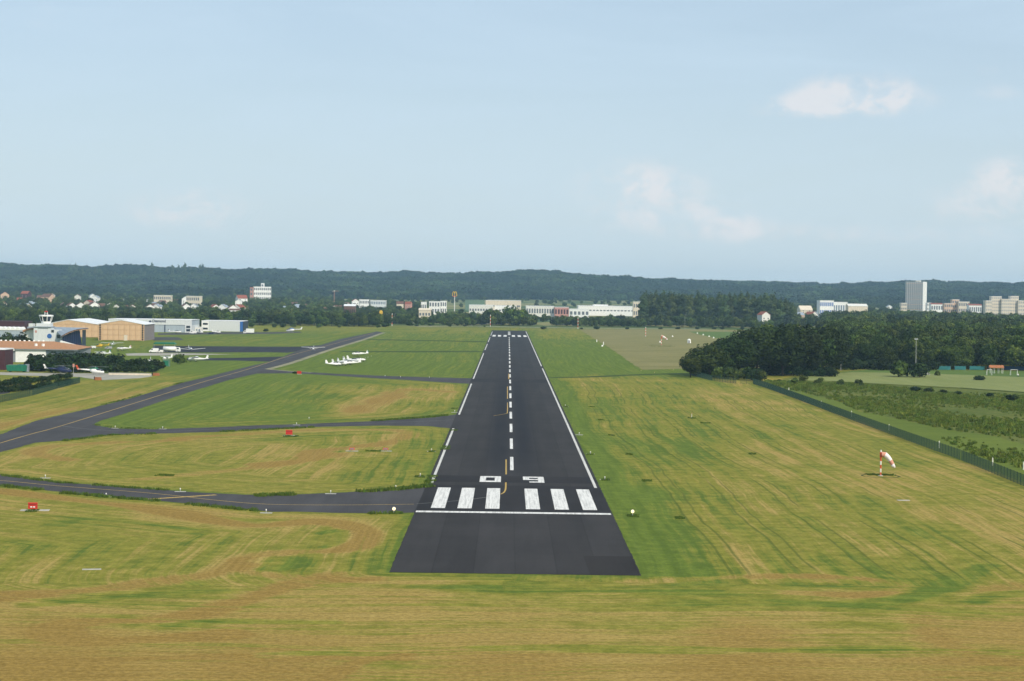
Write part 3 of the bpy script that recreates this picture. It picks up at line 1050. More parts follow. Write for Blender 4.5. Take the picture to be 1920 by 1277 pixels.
def trunk_mesh(name, h, base, seed, r=.35):
    rng = random.Random(seed)
    mb = MB()
    top = base + (h - base) * .45
    lean = (rng.uniform(-.3, .3), rng.uniform(-.3, .3))
    p = [Vector((0, 0, -.3)), Vector((lean[0] * .4, lean[1] * .4, base * .6 + .3)), Vector((lean[0], lean[1], top))]
    mb.tube(p[0], p[1], r * 1.25, r * .9, 8)
    mb.tube(p[1], p[2], r * .9, r * .4, 8)
    for k in range(5):
        a = k * 1.26 + rng.uniform(-.3, .3)
        st = p[1].lerp(p[2], rng.uniform(.05, .8))
        en = st + Vector((math.cos(a), math.sin(a), rng.uniform(.5, 1.1))) * (h - base) * rng.uniform(.18, .3)
        mb.tube(st, en, r * .45, r * .12, 6)
    return mb.mesh(name, M['bark'])


KINDS = {}


def kind(key, h, w, base, n, size, mat, shape='round', variants=4, r=.35):
    L = []
    for k in range(variants):
        sd = hash((key, k)) % 1000 if False else (sum(map(ord, key)) * 7 + k * 13)
        rg = random.Random(sd)
        hh, ww = h * rg.uniform(.93, 1.07), w * rg.uniform(.9, 1.12)
        L.append((crown_mesh('crown_' + key, hh, ww, base, n, size, sd, M[mat], shape), trunk_mesh('trunk_' + key, hh, base, sd, r)))
    KINDS[key] = (h, L)


kind('oak', 18, 17, .7, 4200, .42, 'leafA', variants=5, r=.45)
kind('ash', 16, 13.5, .5, 3200, .42, 'leafB', variants=5, r=.35)
kind('midtree', 14, 12, .3, 1100, .62, 'leafB', variants=5, r=.3)
kind('darktree', 14, 11, .6, 1100, .62, 'leafA', variants=4, r=.3)
kind('poplar', 28, 10, 1.5, 2200, .62, 'leafP', 'poplar', variants=4, r=.4)
kind('conifer', 18, 7, .8, 1300, .5, 'leafD', 'cone', variants=2, r=.3)
kind('bush', 3, 3.4, .0, 520, .24, 'leafB', variants=4, r=.08)
kind('darkbush', 3, 3.6, .0, 620, .22, 'leafD', variants=4, r=.08)
kind('farcrown', 14, 14, 1, 260, 1.5, 'leafF', variants=6, r=.3)

_tree_i = [0]


def tree(key, x, y, h, label, group=None, name='broadleaf_tree', cat='tree', z=None, wide=1.0):
    h0, L = KINDS[key]
    _tree_i[0] += 1
    rg = random.Random(_tree_i[0] * 17 + 3)
    cm, tm_ = L[rg.randrange(len(L))]
    o = thing(name, label, cat, (x, y, th(x, y) if z is None else z), rg.uniform(0, 6.28), group, h / h0)
    o.scale = (h / h0 * wide, h / h0 * wide, h / h0)
    link(bpy.data.objects.new('crown', cm), o)
    link(bpy.data.objects.new('trunk', tm_), o)
    return o


def gn_scatter(name, pts, scl, rot, vid, meshes, label=None):
    """one object: many copies of a few shapes, for what nobody could count"""
    me = bpy.data.meshes.new(name)
    me.from_pydata([tuple(p) for p in pts], [], [])
    for nm, typ, arr in (('scl', 'FLOAT', scl), ('rot', 'FLOAT', rot), ('vid', 'INT', vid)):
        a = me.attributes.new(nm, typ, 'POINT')
        a.data.foreach_set('value', np.asarray(arr, np.float32 if typ == 'FLOAT' else np.int32))
    o = link(bpy.data.objects.new(name, me))
    tag(o, label, 'vegetation', kind='stuff')
    c = bpy.data.collections.new(name + '_shapes')
    for k, q in enumerate(meshes):
        so = bpy.data.objects.new('%s_shape_%02d' % (name, k), q)
        c.objects.link(so)
    ng = bpy.data.node_groups.new(name, 'GeometryNodeTree')
    ng.interface.new_socket('Geometry', in_out='INPUT', socket_type='NodeSocketGeometry')
    ng.interface.new_socket('Geometry', in_out='OUTPUT', socket_type='NodeSocketGeometry')
    gi, go = ng.nodes.new('NodeGroupInput'), ng.nodes.new('NodeGroupOutput')
    iop = ng.nodes.new('GeometryNodeInstanceOnPoints')
    ci = ng.nodes.new('GeometryNodeCollectionInfo')
    ci.inputs['Collection'].default_value = c
    ci.inputs['Separate Children'].default_value = True
    ci.inputs['Reset Children'].default_value = True

    def na(nm, typ):
        n = ng.nodes.new('GeometryNodeInputNamedAttribute')
        n.data_type = typ
        n.inputs['Name'].default_value = nm
        return n.outputs['Attribute']
    cx = ng.nodes.new('ShaderNodeCombineXYZ')
    ng.links.new(na('rot', 'FLOAT'), cx.inputs[2])
    ng.links.new(gi.outputs[0], iop.inputs['Points'])
    ng.links.new(ci.outputs[0], iop.inputs['Instance'])
    iop.inputs['Pick Instance'].default_value = True
    ng.links.new(na('vid', 'INT'), iop.inputs['Instance Index'])
    ng.links.new(cx.outputs[0], iop.inputs['Rotation'])
    ng.links.new(na('scl', 'FLOAT'), iop.inputs['Scale'])
    ng.links.new(iop.outputs[0], go.inputs[0])
    md = o.modifiers.new('scatter', 'NODES')
    md.node_group = ng
    return o


def join_np(me_list):
    pass


def azx(px, d):
    """x on the ground at depth d for a photograph column"""
    return float(at(px, 560, d).x)


RNG = random.Random(4)
CLEAR = []          # (x, y, radius) kept free of trees: buildings and the gaps in front of them


def clear_of(x, y):
    for cx, cy, cr, fr in CLEAR:
        if abs(x - cx * y / cy) < cr and cy - fr < y < cy + 25:
            return False
    return True

# ------------------------------------------------------------------ buildings
def gable_roof(mb, w, d, z0, rise, over=.4, th_=.25, mi=0, ridge='y'):
    if ridge == 'y':
        a = w / 2 + over
        mb.prism([(-a, z0 - over * rise / (w / 2)), (0, z0 + rise), (a, z0 - over * rise / (w / 2)), (a, z0 - over * rise / (w / 2) + th_), (0, z0 + rise + th_), (-a, z0 - over * rise / (w / 2) + th_)], 'y', -d / 2 - over, d / 2 + over, mi)
    else:
        a = d / 2 + over
        mb.prism([(-a, z0 - over * rise / (d / 2)), (0, z0 + rise), (a, z0 - over * rise / (d / 2)), (a, z0 - over * rise / (d / 2) + th_), (0, z0 + rise + th_), (-a, z0 - over * rise / (d / 2) + th_)], 'x', -w / 2 - over, w / 2 + over, mi)
    return mb


_house_mesh = {}


def house(label, px, pytop, d, w, wall, roof, rz=0.0, ridge='y', group=None, name='house'):
    """small gabled house: wall, roof (> chimney), windows (> frame), door; its roof peak sits where the photograph shows it"""
    top = at(px, pytop, d)
    z0 = th(top.x, d)
    H = max(5.5, min(top.z - z0, 11.0))
    dp = w * 1.15
    rise = min(w, dp) * .33
    hw = H - rise
    zb = top.z - H if top.z - z0 > 11 else z0
    o = thing(name, label, 'house', (top.x, d, zb), rz, group)
    key = (round(w, 1), round(H, 1), wall, roof, ridge)
    if key not in _house_mesh:
        a = MB()
        gz = hw + rise
        if ridge == 'y':
            a.prism([(-w / 2, -3), (w / 2, -3), (w / 2, hw), (0, gz), (-w / 2, hw)], 'y', -dp / 2, dp / 2)
        else:
            a.prism([(-dp / 2, -3), (dp / 2, -3), (dp / 2, hw), (0, gz), (-dp / 2, hw)], 'x', -w / 2, w / 2)
        r = gable_roof(MB(), w, dp, hw + .05, rise, ridge=ridge)
        c = MB().box(-.4, .4, -.4, .4, 0, 1.6)
        wn = MB().box(-.6, .6, -.06, .02, 0, 1.3)
        fr = MB()
        for q in ((-.72, -.6, -.1, 1.4), (.6, .72, -.1, 1.4), (-.6, .6, -.1, 0), (-.6, .6, 1.3, 1.4)):
            fr.box(q[0], q[1], -.1, .03, q[2], q[3])
        dr = MB().box(-.5, .5, -.06, .02, 0, 2.1)
        _house_mesh[key] = [a.mesh('house_wall', M[wall]), r.mesh('house_roof', M[roof]), c.mesh('house_chimney', M['browntile']), wn.mesh('house_window', M['glass']), fr.mesh('house_frame', M['white']), dr.mesh('house_door', M['bark'])]
    a, r, c, wn, fr, dr = _house_mesh[key]
    link(bpy.data.objects.new('wall', a), o)
    ro = link(bpy.data.objects.new('roof', r), o)
    ch = link(bpy.data.objects.new('chimney', c), ro)
    ch.location = (w * .2, dp * .15, hw + rise * .6)
    for sx, sz in ((-.26, 1.0), (.26, 1.0), (-.26, 3.4), (.26, 3.4)):
        if sz + 1.4 > hw:
            continue
        q = link(bpy.data.objects.new('window', wn), o)
        q.location = (sx * w, -dp / 2 - .01, sz)
        f = link(bpy.data.objects.new('frame', fr), q)
    q = link(bpy.data.objects.new('door', dr), o)
    q.location = (0, -dp / 2 - .01, 0)
    CLEAR.append((top.x, d, w * .62, 55))
    return o


def block(name, label, cat, px0, px1, pytop, d, depth, wall, rows=1, cols=6, roof='flat', roofmat='roofwhite', win='midglass', zb=None, rz=0.0, sink=4.0, group=None, winh=.5, clear=150, pybase=None):
    """flat or gabled large building with its parts: wall, roof, windows in rows"""
    A, B = at(px0, pytop, d), at(px1, pytop, d)
    cx, w = (A.x + B.x) / 2, abs(B.x - A.x)
    zg = th(cx, d) if pybase is None else at((px0 + px1) / 2, pybase, d).z
    H = (A.z + B.z) / 2 - zg
    o = thing(name, label, cat, (cx, d, zg), rz, group)
    if rz:
        w = w / (math.cos(rz) + .3 * abs(math.sin(rz)))
    MB().box(-w / 2, w / 2, -depth / 2, depth / 2, -sink, H - .5).build('wall', M[wall], o)
    r = MB()
    if roof == 'flat':
        r.box(-w / 2 - .25, w / 2 + .25, -depth / 2 - .25, depth / 2 + .25, H - .5, H)
    elif roof == 'hip':
        k = min(w, depth) * .3
        r.loft([[(-w / 2 - .5, -depth / 2 - .5, H - .5), (w / 2 + .5, -depth / 2 - .5, H - .5), (w / 2 + .5, depth / 2 + .5, H - .5), (-w / 2 - .5, depth / 2 + .5, H - .5)],
                [(-w / 2 + k, -.3, H + k * .6), (w / 2 - k, -.3, H + k * .6), (w / 2 - k, .3, H + k * .6), (-w / 2 + k, .3, H + k * .6)]])
    else:
        gable_roof(r, w, depth, H - .5, depth * .14, ridge='x')
        MB().prism([(-depth / 2, H - .5), (depth / 2, H - .5), (0, H - .5 + depth * .14)], 'x', -w / 2 + .02, w / 2 - .02).build('gable', M[wall], o)
    r.build('roof', M[roofmat], o)
    if rows and cols:
        fw = w / cols
        fh = (H - 1.0) / rows
        me = MB().box(-fw * .32, fw * .32, -.05, .05, -fh * winh / 2, fh * winh / 2).mesh(name + '_window', M[win])
        for i in range(rows):
            for j in range(cols):
                q = link(bpy.data.objects.new('window', me), o)
                q.location = (-w / 2 + fw * (j + .5), -depth / 2 - .02, .3 + fh * (i + .55))
    CLEAR.append((cx, d, w / 2 + 3, clear))
    return o


# ---- the two ochre hangars
def hangar(label, px0, px1, pxpeak, pyeave, pypeak, pybase, d, length, cols, rows, slots, gablemat):
    xl, xr = at(px0, pybase, d).x, at(px1, pybase, d).x
    w = xr - xl
    cx = (xl + xr) / 2
    ze, zp = at((px0 + px1) / 2, pyeave, d).z, at(pxpeak, pypeak, d).z
    px = at(pxpeak, pypeak, d).x - cx
    o = thing('hangar', label, 'hangar', (cx, d, 0))
    MB().box(w / 2 - .35, w / 2, .7, length, 0, ze).build('side_wall', M['sidegrey'], o)
    MB().box(-w / 2, -w / 2 + .35, .7, length, 0, ze).build('side_wall', M['sidegrey'], o)
    MB().box(-w / 2 + .36, w / 2 - .36, length - .4, length, 0, ze).build('rear_wall', M['sidegrey'], o)
    sw = 1.9 if slots else .3
    MB().prism([(-w / 2, ze), (w / 2, ze), (px, zp)], 'y', .25, .6).build('gable', M[gablemat], o)
    for sx in (-1, 1):
        e = MB()
        x0, x1 = (-w / 2, -w / 2 + sw) if sx < 0 else (w / 2 - sw, w / 2)
        e.box(x0, x1, .2, .6, 0, ze)
        gd = e.build('door_guide', M[gablemat], o)
        if slots:
            me = MB().box(-.5, .5, -.05, .04, -.55, .55).mesh('guide_window', M['dark'])
            n = 7
            for k in range(n):
                q = link(bpy.data.objects.new('window', me), gd)
                q.location = ((x0 + x1) / 2, .17, .8 + k * (ze - 1.4) / (n - 1))
    dw, dz = (w - 2 * sw - .2) / cols, (ze - .35) / rows
    me = MB().box(-dw / 2 + .09, dw / 2 - .09, -.14, .14, -dz / 2 + .09, dz / 2 - .09).mesh('door_panel', M['orange'])
    dr = MB().box(-w / 2 + sw, w / 2 - sw, .45, .6, 0, ze - .02).build('door', M['orange2'], o)
    for i in range(cols):
        for j in range(rows):
            q = link(bpy.data.objects.new('panel', me), dr)
            q.location = (-w / 2 + sw + .1 + dw * (i + .5), .34 - .05 * (i % 2), .2 + dz * (j + .5))
    rf = MB()
    rf.prism([(-w / 2 - .5, ze + .02), (px, zp + .05), (w / 2 + .5, ze + .02), (w / 2 + .5, ze + .35), (px, zp + .4), (-w / 2 - .5, ze + .35)], 'y', 0, length + .3)
    rf.build('roof', M['roofwhite'], o)
    for k in range(6):
        a = MB().box(w / 2, w / 2 + .06, 2 + k * length / 6, 2.12 + k * length / 6, .1, ze - .2)
        a.build('side_rib', M['sidegrey'], o)
    return o


h1 = hangar('ochre hangar with full width panel doors and dark slots either side, nearest of the two', 184.5, 270, 227.5, 608.6, 600.8, 638.3, 1158, 34, 7, 3, True, 'orange2')
MB().box(1.5, 3.8, .15, .3, 0, 3.4).build('wicket_door', M['cream'], h1)
h2 = hangar('ochre hangar with a wide plain gable, the further of the two, behind the tower', 88, 185, 128, 608.6, 600.0, 634.8, 1215, 60, 8, 2, False, 'orange2')

# ---- hangar with the name on its fascia
d = 1385
xl, xr = at(203, 624, d).x, at(359.5, 624, d).x
zt = at(330, 600.2, d).z
zl = at(330, 609.3, d).z
o = thing('aircraft_hangar', 'long grey and white hangar with a dark name on its fascia and two office windows', 'hangar', (xl, d, 0))
W_ = xr - xl
ow = W_ * .082
MB().box(0, W_, 0, .5, zl, zt).build('fascia', M['whitemetal'], o)
MB().box(0, W_, .55, 34, 0, zt - .4).build('wall', M['greymetal'], o)
MB().box(-.2, W_ + .2, -.1, 34.3, zt, zt + .3).build('roof', M['roofwhite'], o)
MB().box(W_ - ow, W_ + .02, -.1, 34.1, 0, zl - .02).build('office', M['whitemetal'], o)
dp_n = 9
pw = (W_ - ow) / dp_n
me = MB().box(-pw / 2 + .06, pw / 2 - .06, -.06, .06, 0, zl - .1).mesh('sliding_panel', M['greymetal'])
for k in range(dp_n):
    q = link(bpy.data.objects.new('panel', me), o)
    q.location = (pw * (k + .5), .45 - .05 * (k % 2), 0)
pxm = at(309, 620, d).x - xl
MB().box(pxm - .35, pxm + .35, .2, .36, 0, zl).build('pillar', M['navy'], o)
for zz in (1.0, zl * .62):
    wq = MB().box(W_ - ow + 1.0, W_ - 1.2, -.16, -.08, zz, zz + 1.5).build('window', M['glass'], o)
    fr = MB()
    fr.box(W_ - ow + .85, W_ - 1.05, -.19, -.12, zz - .15, zz)
    fr.box(W_ - ow + .85, W_ - 1.05, -.19, -.12, zz + 1.5, zz + 1.65)
    fr.build('frame', M['greypaint'], wq)
tcv = bpy.data.curves.new('name_lettering', 'FONT')
tcv.body = 'Diamond'
tcv.size = 2.7
tcv.extrude = .06
tcv.offset = .05
tcv.materials.append(M['navy'])
_t = bpy.data.objects.new('lettering_source', tcv)
_dg = bpy.context.evaluated_depsgraph_get()
tx = link(bpy.data.objects.new('name_lettering', bpy.data.meshes.new_from_object(_t)), o)
bpy.data.objects.remove(_t)
tx.location = (at(285.5, 603, d).x - xl, -.09, at(285, 603.9, d).z)
tx.rotation_euler = (R(90), 0, 0)
lx, lz = at(281.5, 603, d).x - xl, at(281.5, 602.8, d).z
MB().prism([(lx - 1.1, lz), (lx, lz - 1.0), (lx + 1.1, lz), (lx, lz + 1.0)], 'y', -.12, -.01).build('name_emblem', M['navy'], o)
lk = thing('link_building', 'low white building joining the grey hangar and the white hangar', 'building', (at(369, 620, 1400).x, 1400, 0))
MB().box(-3.4, 3.4, 0, 8, 0, 3.6).build('wall', M['offwhite'], lk)
MB().box(-3.42, 3.42, -.2, 8.2, 3.6, 3.9).build('roof', M['roofwhite'], lk)
for k in range(3):
    MB().box(-2.7 + k * 2.0, -1.5 + k * 2.0, -.05, .02, 1.2, 2.4).build('window', M['paleglass'], lk)

# ---- white ribbed hangar with blue end
d = 1440
xl, xr = at(378, 621, d).x, at(455, 621, d).x
zt = at(420, 602.3, d).z
o = thing('white_hangar', 'white ribbed hangar with a blue stripe down its right end', 'hangar', (xl, d, 0))
W_ = xr - xl
MB().box(0, W_, 0, 28, 0, zt).build('wall', M['whitemetal'], o)
MB().box(-.2, W_ + .2, -.2, 28.2, zt, zt + .35).build('roof', M['roofwhite'], o)
MB().box(-.05, W_ * .17, -.25, 10, 0, zt - .1).build('office', M['white'], o)
n = 15
pw = W_ * .75 / n
me = MB().box(-pw / 2 + .08, pw / 2 - .08, -.1, .1, 0, zt - .3).mesh('wall_panel', M['whitemetal'])
for k in range(n):
    q = link(bpy.data.objects.new('panel', me), o)
    q.location = (W_ * .18 + pw * (k + .5), -.08, .05)
MB().box(W_ * .935, W_ + .1, -.3, .6, 0, zt - .1).build('corner_stripe', M['blue'], o)
MB().box(W_ + .01, W_ + .35, .62, 27.8, 0, zt - .1).build('end_wall', M['navy'], o)
for zz in (1.4, zt * .64):
    wq = MB().box(1.0, W_ * .15, -.33, -.26, zz, zz + 1.3).build('window', M['glass'], o)
    MB().box(.85, W_ * .15 + .15, -.36, -.31, zz - .15, zz - .01).build('sill', M['greypaint'], wq)

# ---- control tower
d = 1045
tw = thing('control_tower', 'airfield control tower, grey body with blue round emblem and a white framed glass cab', 'tower', (at(82, 640, d).x, d, 0))


def zpx(py, px=82, dd=1045):
    return at(px, py, dd).z


def wpx(n, dd=1045):
    return n * dd / F_PX


X = lambda px, dd=1045: at(px, 640, dd).x - at(82, 640, dd).x
zb1 = zpx(613.5)
MB().box(X(63), X(95), 0, 9, 0, zb1).build('body', M['whitemetal'], tw)
MB().box(X(95) + .01, X(115), .6, 9, 0, zpx(618)).build('annex', M['whitemetal'], tw)
gl = MB()
gl.box(X(63) - .4, X(95) + .4, -.6, 8.6, zb1, zb1 + .35)
gl.build('gallery', M['roofgrey'], tw)
rl = MB()
for k in range(13):
    x = X(63) - .3 + k * (X(95) - X(63) + .6) / 12
    rl.box(x - .03, x + .03, -.55, -.49, zb1 + .35, zb1 + 1.35)
rl.box(X(63) - .35, X(95) + .35, -.57, -.47, zb1 + 1.3, zb1 + 1.4)
rl.build('railing', M['white'], tw)
MB().box(X(53), X(63) - .42, .5, 5, zpx(613), zpx(607)).build('side_room', M['whitemetal'], tw)
MB().box(X(67), X(93), .6, 8.0, zb1 + .36, zpx(606.5)).build('upper_body', M['whitemetal'], tw)
zc0, zc1 = zpx(606.5), zpx(593.5)


def ring(cx, cy, r, z, n=8, off=math.pi / 8):
    return [(cx + r * math.cos(off + 2 * math.pi * k / n), cy + r * math.sin(off + 2 * math.pi * k / n), z) for k in range(n)]


ccx, ccy = X(82.8), 4.2
MB().loft([ring(ccx, ccy, 2.7, zc0), ring(ccx, ccy, 2.75, zc0 + 1.1)]).build('cab_base', M['white'], tw)
zg0 = zc0 + 1.1
n8 = 8
for k in range(n8):
    a0, a1 = math.pi / 8 + 2 * math.pi * k / 8, math.pi / 8 + 2 * math.pi * (k + 1) / 8
    pa = [(ccx + r * math.cos(a), ccy + r * math.sin(a)) for r, a in ((2.72, a0), (2.72, a1), (3.6, a1), (3.6, a0))]
    mb = MB()
    pin = [(ccx + r * math.cos(a), ccy + r * math.sin(a)) for r, a in ((2.62, a0), (2.62, a1), (3.5, a1), (3.5, a0))]
    z4 = (zg0, zg0, zc1, zc1)
    mb.loft([[(*pa[i], z4[i]) for i in range(4)], [(*pin[i], z4[i]) for i in range(4)]])
    mb.build('pane', M['glass'], tw)
    MB().tube((ccx + 2.74 * math.cos(a0), ccy + 2.74 * math.sin(a0), zg0), (ccx + 3.62 * math.cos(a0), ccy + 3.62 * math.sin(a0), zc1), .22, n=6).build('mullion', M['white'], tw)
MB().loft([ring(ccx, ccy, 4.05, zc1), ring(ccx, ccy, 4.1, zc1 + .6), ring(ccx, ccy, 3.6, zc1 + .85)]).build('cab_roof', M['white'], tw)
zr = zc1 + .85
mb = MB()
for sx in (-.9, .9):
    for sy in (-.6, .6):
        mb.tube((ccx + sx, ccy + sy, zr), (ccx + sx * .7, ccy + sy * .7, zr + 1.6), .09, n=5)
mb.box(ccx - .9, ccx + .9, ccy - .6, ccy + .6, zr + .8, zr + .92)
mb.build('mast_frame', M['white'], tw)
MB().box(ccx - .75, ccx + .75, ccy - .5, ccy + .5, zr + 1.6, zr + 2.2).build('beacon', M['red'], tw)
ant = MB().tube((ccx + .2, ccy, zr + 2.2), (ccx + .2, ccy, zr + 4.2), .05, n=5)
ant.build('antenna', M['steel'], tw)
em = MB().tube((X(92.7), -.05, zpx(630)), (X(92.7), -.18, zpx(630)), wpx(4.4), n=20)
em.build('emblem', M['blue'], tw)
for a, b, c, e in ((106, 112.5, 627.5, 634), (95.6, 100.5, 618.3, 623.5)):
    z0_, z1_ = zpx(e), zpx(c)
    wq = MB().box(X(a), X(b), .5 if a > 95.5 else -.08, .56 if a > 95.5 else -.02, z0_, z1_).build('window', M['glass'], tw)
MB().box(X(65.5), X(69), -.08, -.02, zpx(624), zpx(619.5)).build('sign_panel', M['pinkwhite'], tw)
MB().box(X(71), X(90), -.07, -.01, zpx(616.6), zpx(615.6)).build('wall_strip', M['greypaint'], tw)

# ---- terminal with swept roof and blue glass
d = 1035
tm_o = thing('terminal_building', 'terminal with swept grey roof over a dark blue glass wall', 'building', (at(115, 640, d).x, d, 0))
XT = lambda px: at(px, 640, d).x - at(115, 640, d).x
ZT = lambda py, px=135: at(px, py, d).z
arc = [(116, 632.0), (124, 627.0), (132, 623.2), (140, 620.3), (148, 618.4), (156, 617.3), (166, 616.8)]
top = [(XT(a), ZT(b)) for a, b in arc]
rf = MB()
rf.prism(top + [(x, z + .55) for x, z in top[::-1]], 'y', -1.0, -.5)
rf.build('roof_edge', M['browntile'], tm_o)
rf = MB()
bk = [(at(q, 640, 1060).x - at(115, 640, d).x, at(q, 614.2 + (q - 97) * .03, 1060).z) for q in np.linspace(97, 166, len(top))]
rf.loft([[(x, -.5, z + .1) for x, z in top] + [(x, -.5, z + .55) for x, z in top[::-1]], [(x, 24, z) for x, z in bk] + [(x, 24, z + .45) for x, z in bk[::-1]]])
rf.build('roof', M['roofgrey'], tm_o)
zlow = 0
glw = [(XT(116), zlow), (XT(153.5), zlow)] + [(min(x, XT(153.5)), z - .05) for x, z in top[:5][::-1]]
glz = MB().prism(glw, 'y', .9, 1.1).build('glass_wall', M['blueglass'], tm_o)
for k in range(1, 9):
    x = XT(116) + (XT(153.5) - XT(116)) * k / 9
    ztop = np.interp(x, [p[0] for p in top], [p[1] for p in top])
    MB().box(x - .07, x + .07, .82, .9, 0, ztop - .1).build('mullion', M['navy'], glz)
MB().box(XT(153.5) + .02, XT(153.5) + .4, .8, 8, 0, ZT(618.5)).build('end_wall', M['navy'], tm_o)
lw = MB()
lw.prism([(XT(118), 0), (XT(154), 0), (XT(154), ZT(648)), (XT(118), ZT(638.5))], 'y', -7, -3)
lw.build('lean_to', M['white'], tm_o)
# left wing behind the tower with brown eave
lwg = thing('curved_wing', 'white walled wing with a brown curved eave left of the tower', 'building', (at(54, 640, 1050).x, 1050, 0))
XL = lambda px: at(px, 640, 1050).x - at(54, 640, 1050).x
ZL = lambda py, px=54: at(px, py, 1050).z
pr = [(44, 621.5), (50, 618.8), (56, 617.2), (63, 616.4)]
MB().prism([(XL(46), 0), (XL(64), 0)] + [(XL(a), ZL(b) - .4) for a, b in pr[::-1]], 'y', 0, 12).build('wall', M['offwhite'], lwg)
MB().prism([(XL(a) - .3, ZL(b) - .38) for a, b in pr] + [(XL(a) - .3, ZL(b) + .55) for a, b in pr[::-1]], 'y', -.8, 12.5).build('roof', M['tile'], lwg)
MB().box(XL(40), XL(64), 12.6, 22, ZL(621), ZL(613.5)).build('rear_roof', M['roofgrey'], lwg)

# ---- long maroon shed and the barrel roofed shed
block('maroon_shed', 'long dark maroon shed at the edge of the airfield behind the tower', 'shed', -60, 53, 601.5, 1230, 20, 'maroon', rows=1, cols=9, roofmat='maroon', win='dark', winh=.25)
d = 1120
bs = thing('barrel_shed', 'grey shed with a row of white barrel vaulted roof bays', 'shed', (at(18, 640, d).x, d, 0))
XB = lambda px: at(px, 640, d).x - at(18, 640, d).x
zt, z0_ = at(18, 615.5, d).z, 0
MB().box(XB(-40), XB(37), 0, 14, 0, zt - 1.2).build('wall', M['greymetal'], bs)
nb = 9
bw = (XB(37) - XB(-40)) / nb
prof = [(bw * .46 * math.cos(math.pi * k / 8), 1.9 * math.sin(math.pi * k / 8)) for k in range(9)]
me = MB().prism(prof, 'y', -.4, 14.4).mesh('barrel_bay', M['white'])
for k in range(nb):
    q = link(bpy.data.objects.new('roof_bay', me), bs)
    q.location = (XB(-40) + bw * (k + .5), 0, zt - 1.2)
wm = MB().box(-bw * .3, bw * .3, -.05, .02, 0, 2.6).mesh('bay_door', M['paleglass'])
for k in range(nb):
    q = link(bpy.data.objects.new('door', wm), bs)
    q.location = (XB(-40) + bw * (k + .5), -.03, 1.4)

# ---- orange roofed clubhouse
d = 812
cb = thing('clubhouse', 'white clubhouse with a low faded orange hipped roof and white ridge vents', 'building', (at(60, 680, d).x, d, 0))
XC = lambda px, dd=812: at(px, 680, dd).x - at(60, 680, 812).x
ZC = lambda py, px=60, dd=812: at(px, py, dd).z
ze = ZC(654.2)
zr = at(50, 639.5, 830).z
e0, e1 = XC(28), XC(147)
# eaves outline with the left gable set back, roof rising to a ridge behind
rf = MB()
rl_, rr_ = at(-25, 640, 830).x - at(60, 680, 812).x, at(101, 640, 830).x - at(60, 680, 812).x
xg = at(-40, 650, 820).x - at(60, 680, 812).x
V = [(xg, -1.2, ze), (e0, -1.2, ze), (e1, -1.2, ze), (e1 - 2, 37, ze), (xg, 37, ze), (rl_, 18, zr), (rr_, 18, zr)]
rf._hull(V, 0, [(0, 1, 2, 6, 5), (2, 3, 6), (3, 4, 5, 6), (4, 0, 5)])
rf.build('roof', M['tile'], cb)
MB().box(xg + 1, e0 + .2, 0, 34, 0, ze - .05).build('gable_wall', M['greypaint'], cb)  # white gable; the shade under its eaves is put in as grey colour
MB().box(e0 + .3, XC(86), -.4, 34, 0, ze - .05).build('wall', M['white'], cb)
MB().box(XC(86) + .02, XC(117), .3, 34, 0, ze - .05).build('window_wall', M['roofgrey'], cb)
MB().box(XC(117) + .02, e1 - 2.2, .8, 34, 0, ze - .05).build('wall', M['greypaint'], cb)
MB().box(xg, e0 + .1, -1.0, -.55, ze - .9, ze - .03).build('bargeboard', M['white'], cb)
MB().box(e0 + .12, e1, -1.25, -.95, ze - .35, ze - .03).build('gutter', M['greypaint'], cb)
pw = (XC(116) - XC(87)) / 6
wm = MB().box(-pw / 2 + .1, pw / 2 - .1, -.05, .05, 0, 2.3).mesh('club_window', M['paleglass'])
fm = MB().box(-.07, .07, -.1, .04, -.1, 2.4).mesh('club_frame', M['white'])
for k in range(6):
    q = link(bpy.data.objects.new('window', wm), cb)
    q.location = (XC(87) + pw * (k + .5), .24, 1.5)
    f = link(bpy.data.objects.new('frame', fm), q)
    f.location = (pw / 2, 0, 0)
wq = MB().box(XC(55), XC(60), -.46, -.38, 2.3, 3.9).build('window', M['glass'], cb)
vm = MB().tube((0, 0, 0), (0, 0, .55), .55, .4, n=10).mesh('ridge_vent', M['white'])
for k in range(10):
    q = link(bpy.data.objects.new('ridge_vent', vm), cb)
    q.location = (at(2 + k * 8.8, 640, 830).x - at(60, 680, 812).x, 18, zr - .12)
vm2 = MB().tube((0, 0, 0), (0, 0, 1.2), .7, .62, n=10).mesh('roof_vent', M['white'])
for a in (68, 81.5):
    q = link(bpy.data.objects.new('roof_vent', vm2), cb)
    q.location = (at(a, 648, 819).x - at(60, 680, 812).x, 6.5, ze + (zr - ze) * 6.5 / 19 - .05)
mr = thing('maroon_shed', 'dark maroon shed wall at the left edge beside the green container', 'shed', (at(-8, 680, 735).x, 735, 0))
MB().box(-4, at(9.5, 680, 735).x - at(-8, 680, 735).x, 0, 12, 0, at(0, 656, 735).z).build('wall', M['maroon'], mr)
MB().box(-4.2, at(10.5, 680, 735).x - at(-8, 680, 735).x, -.3, 12.3, at(0, 656, 735).z, at(0, 654, 735).z).build('roof', M['roofwhite'], mr)
for k in range(4):
    MB().box(-3.6 + k * 1.9, -2.2 + k * 1.9, -.06, .02, .1, 5).build('panel', M['maroon'], mr)

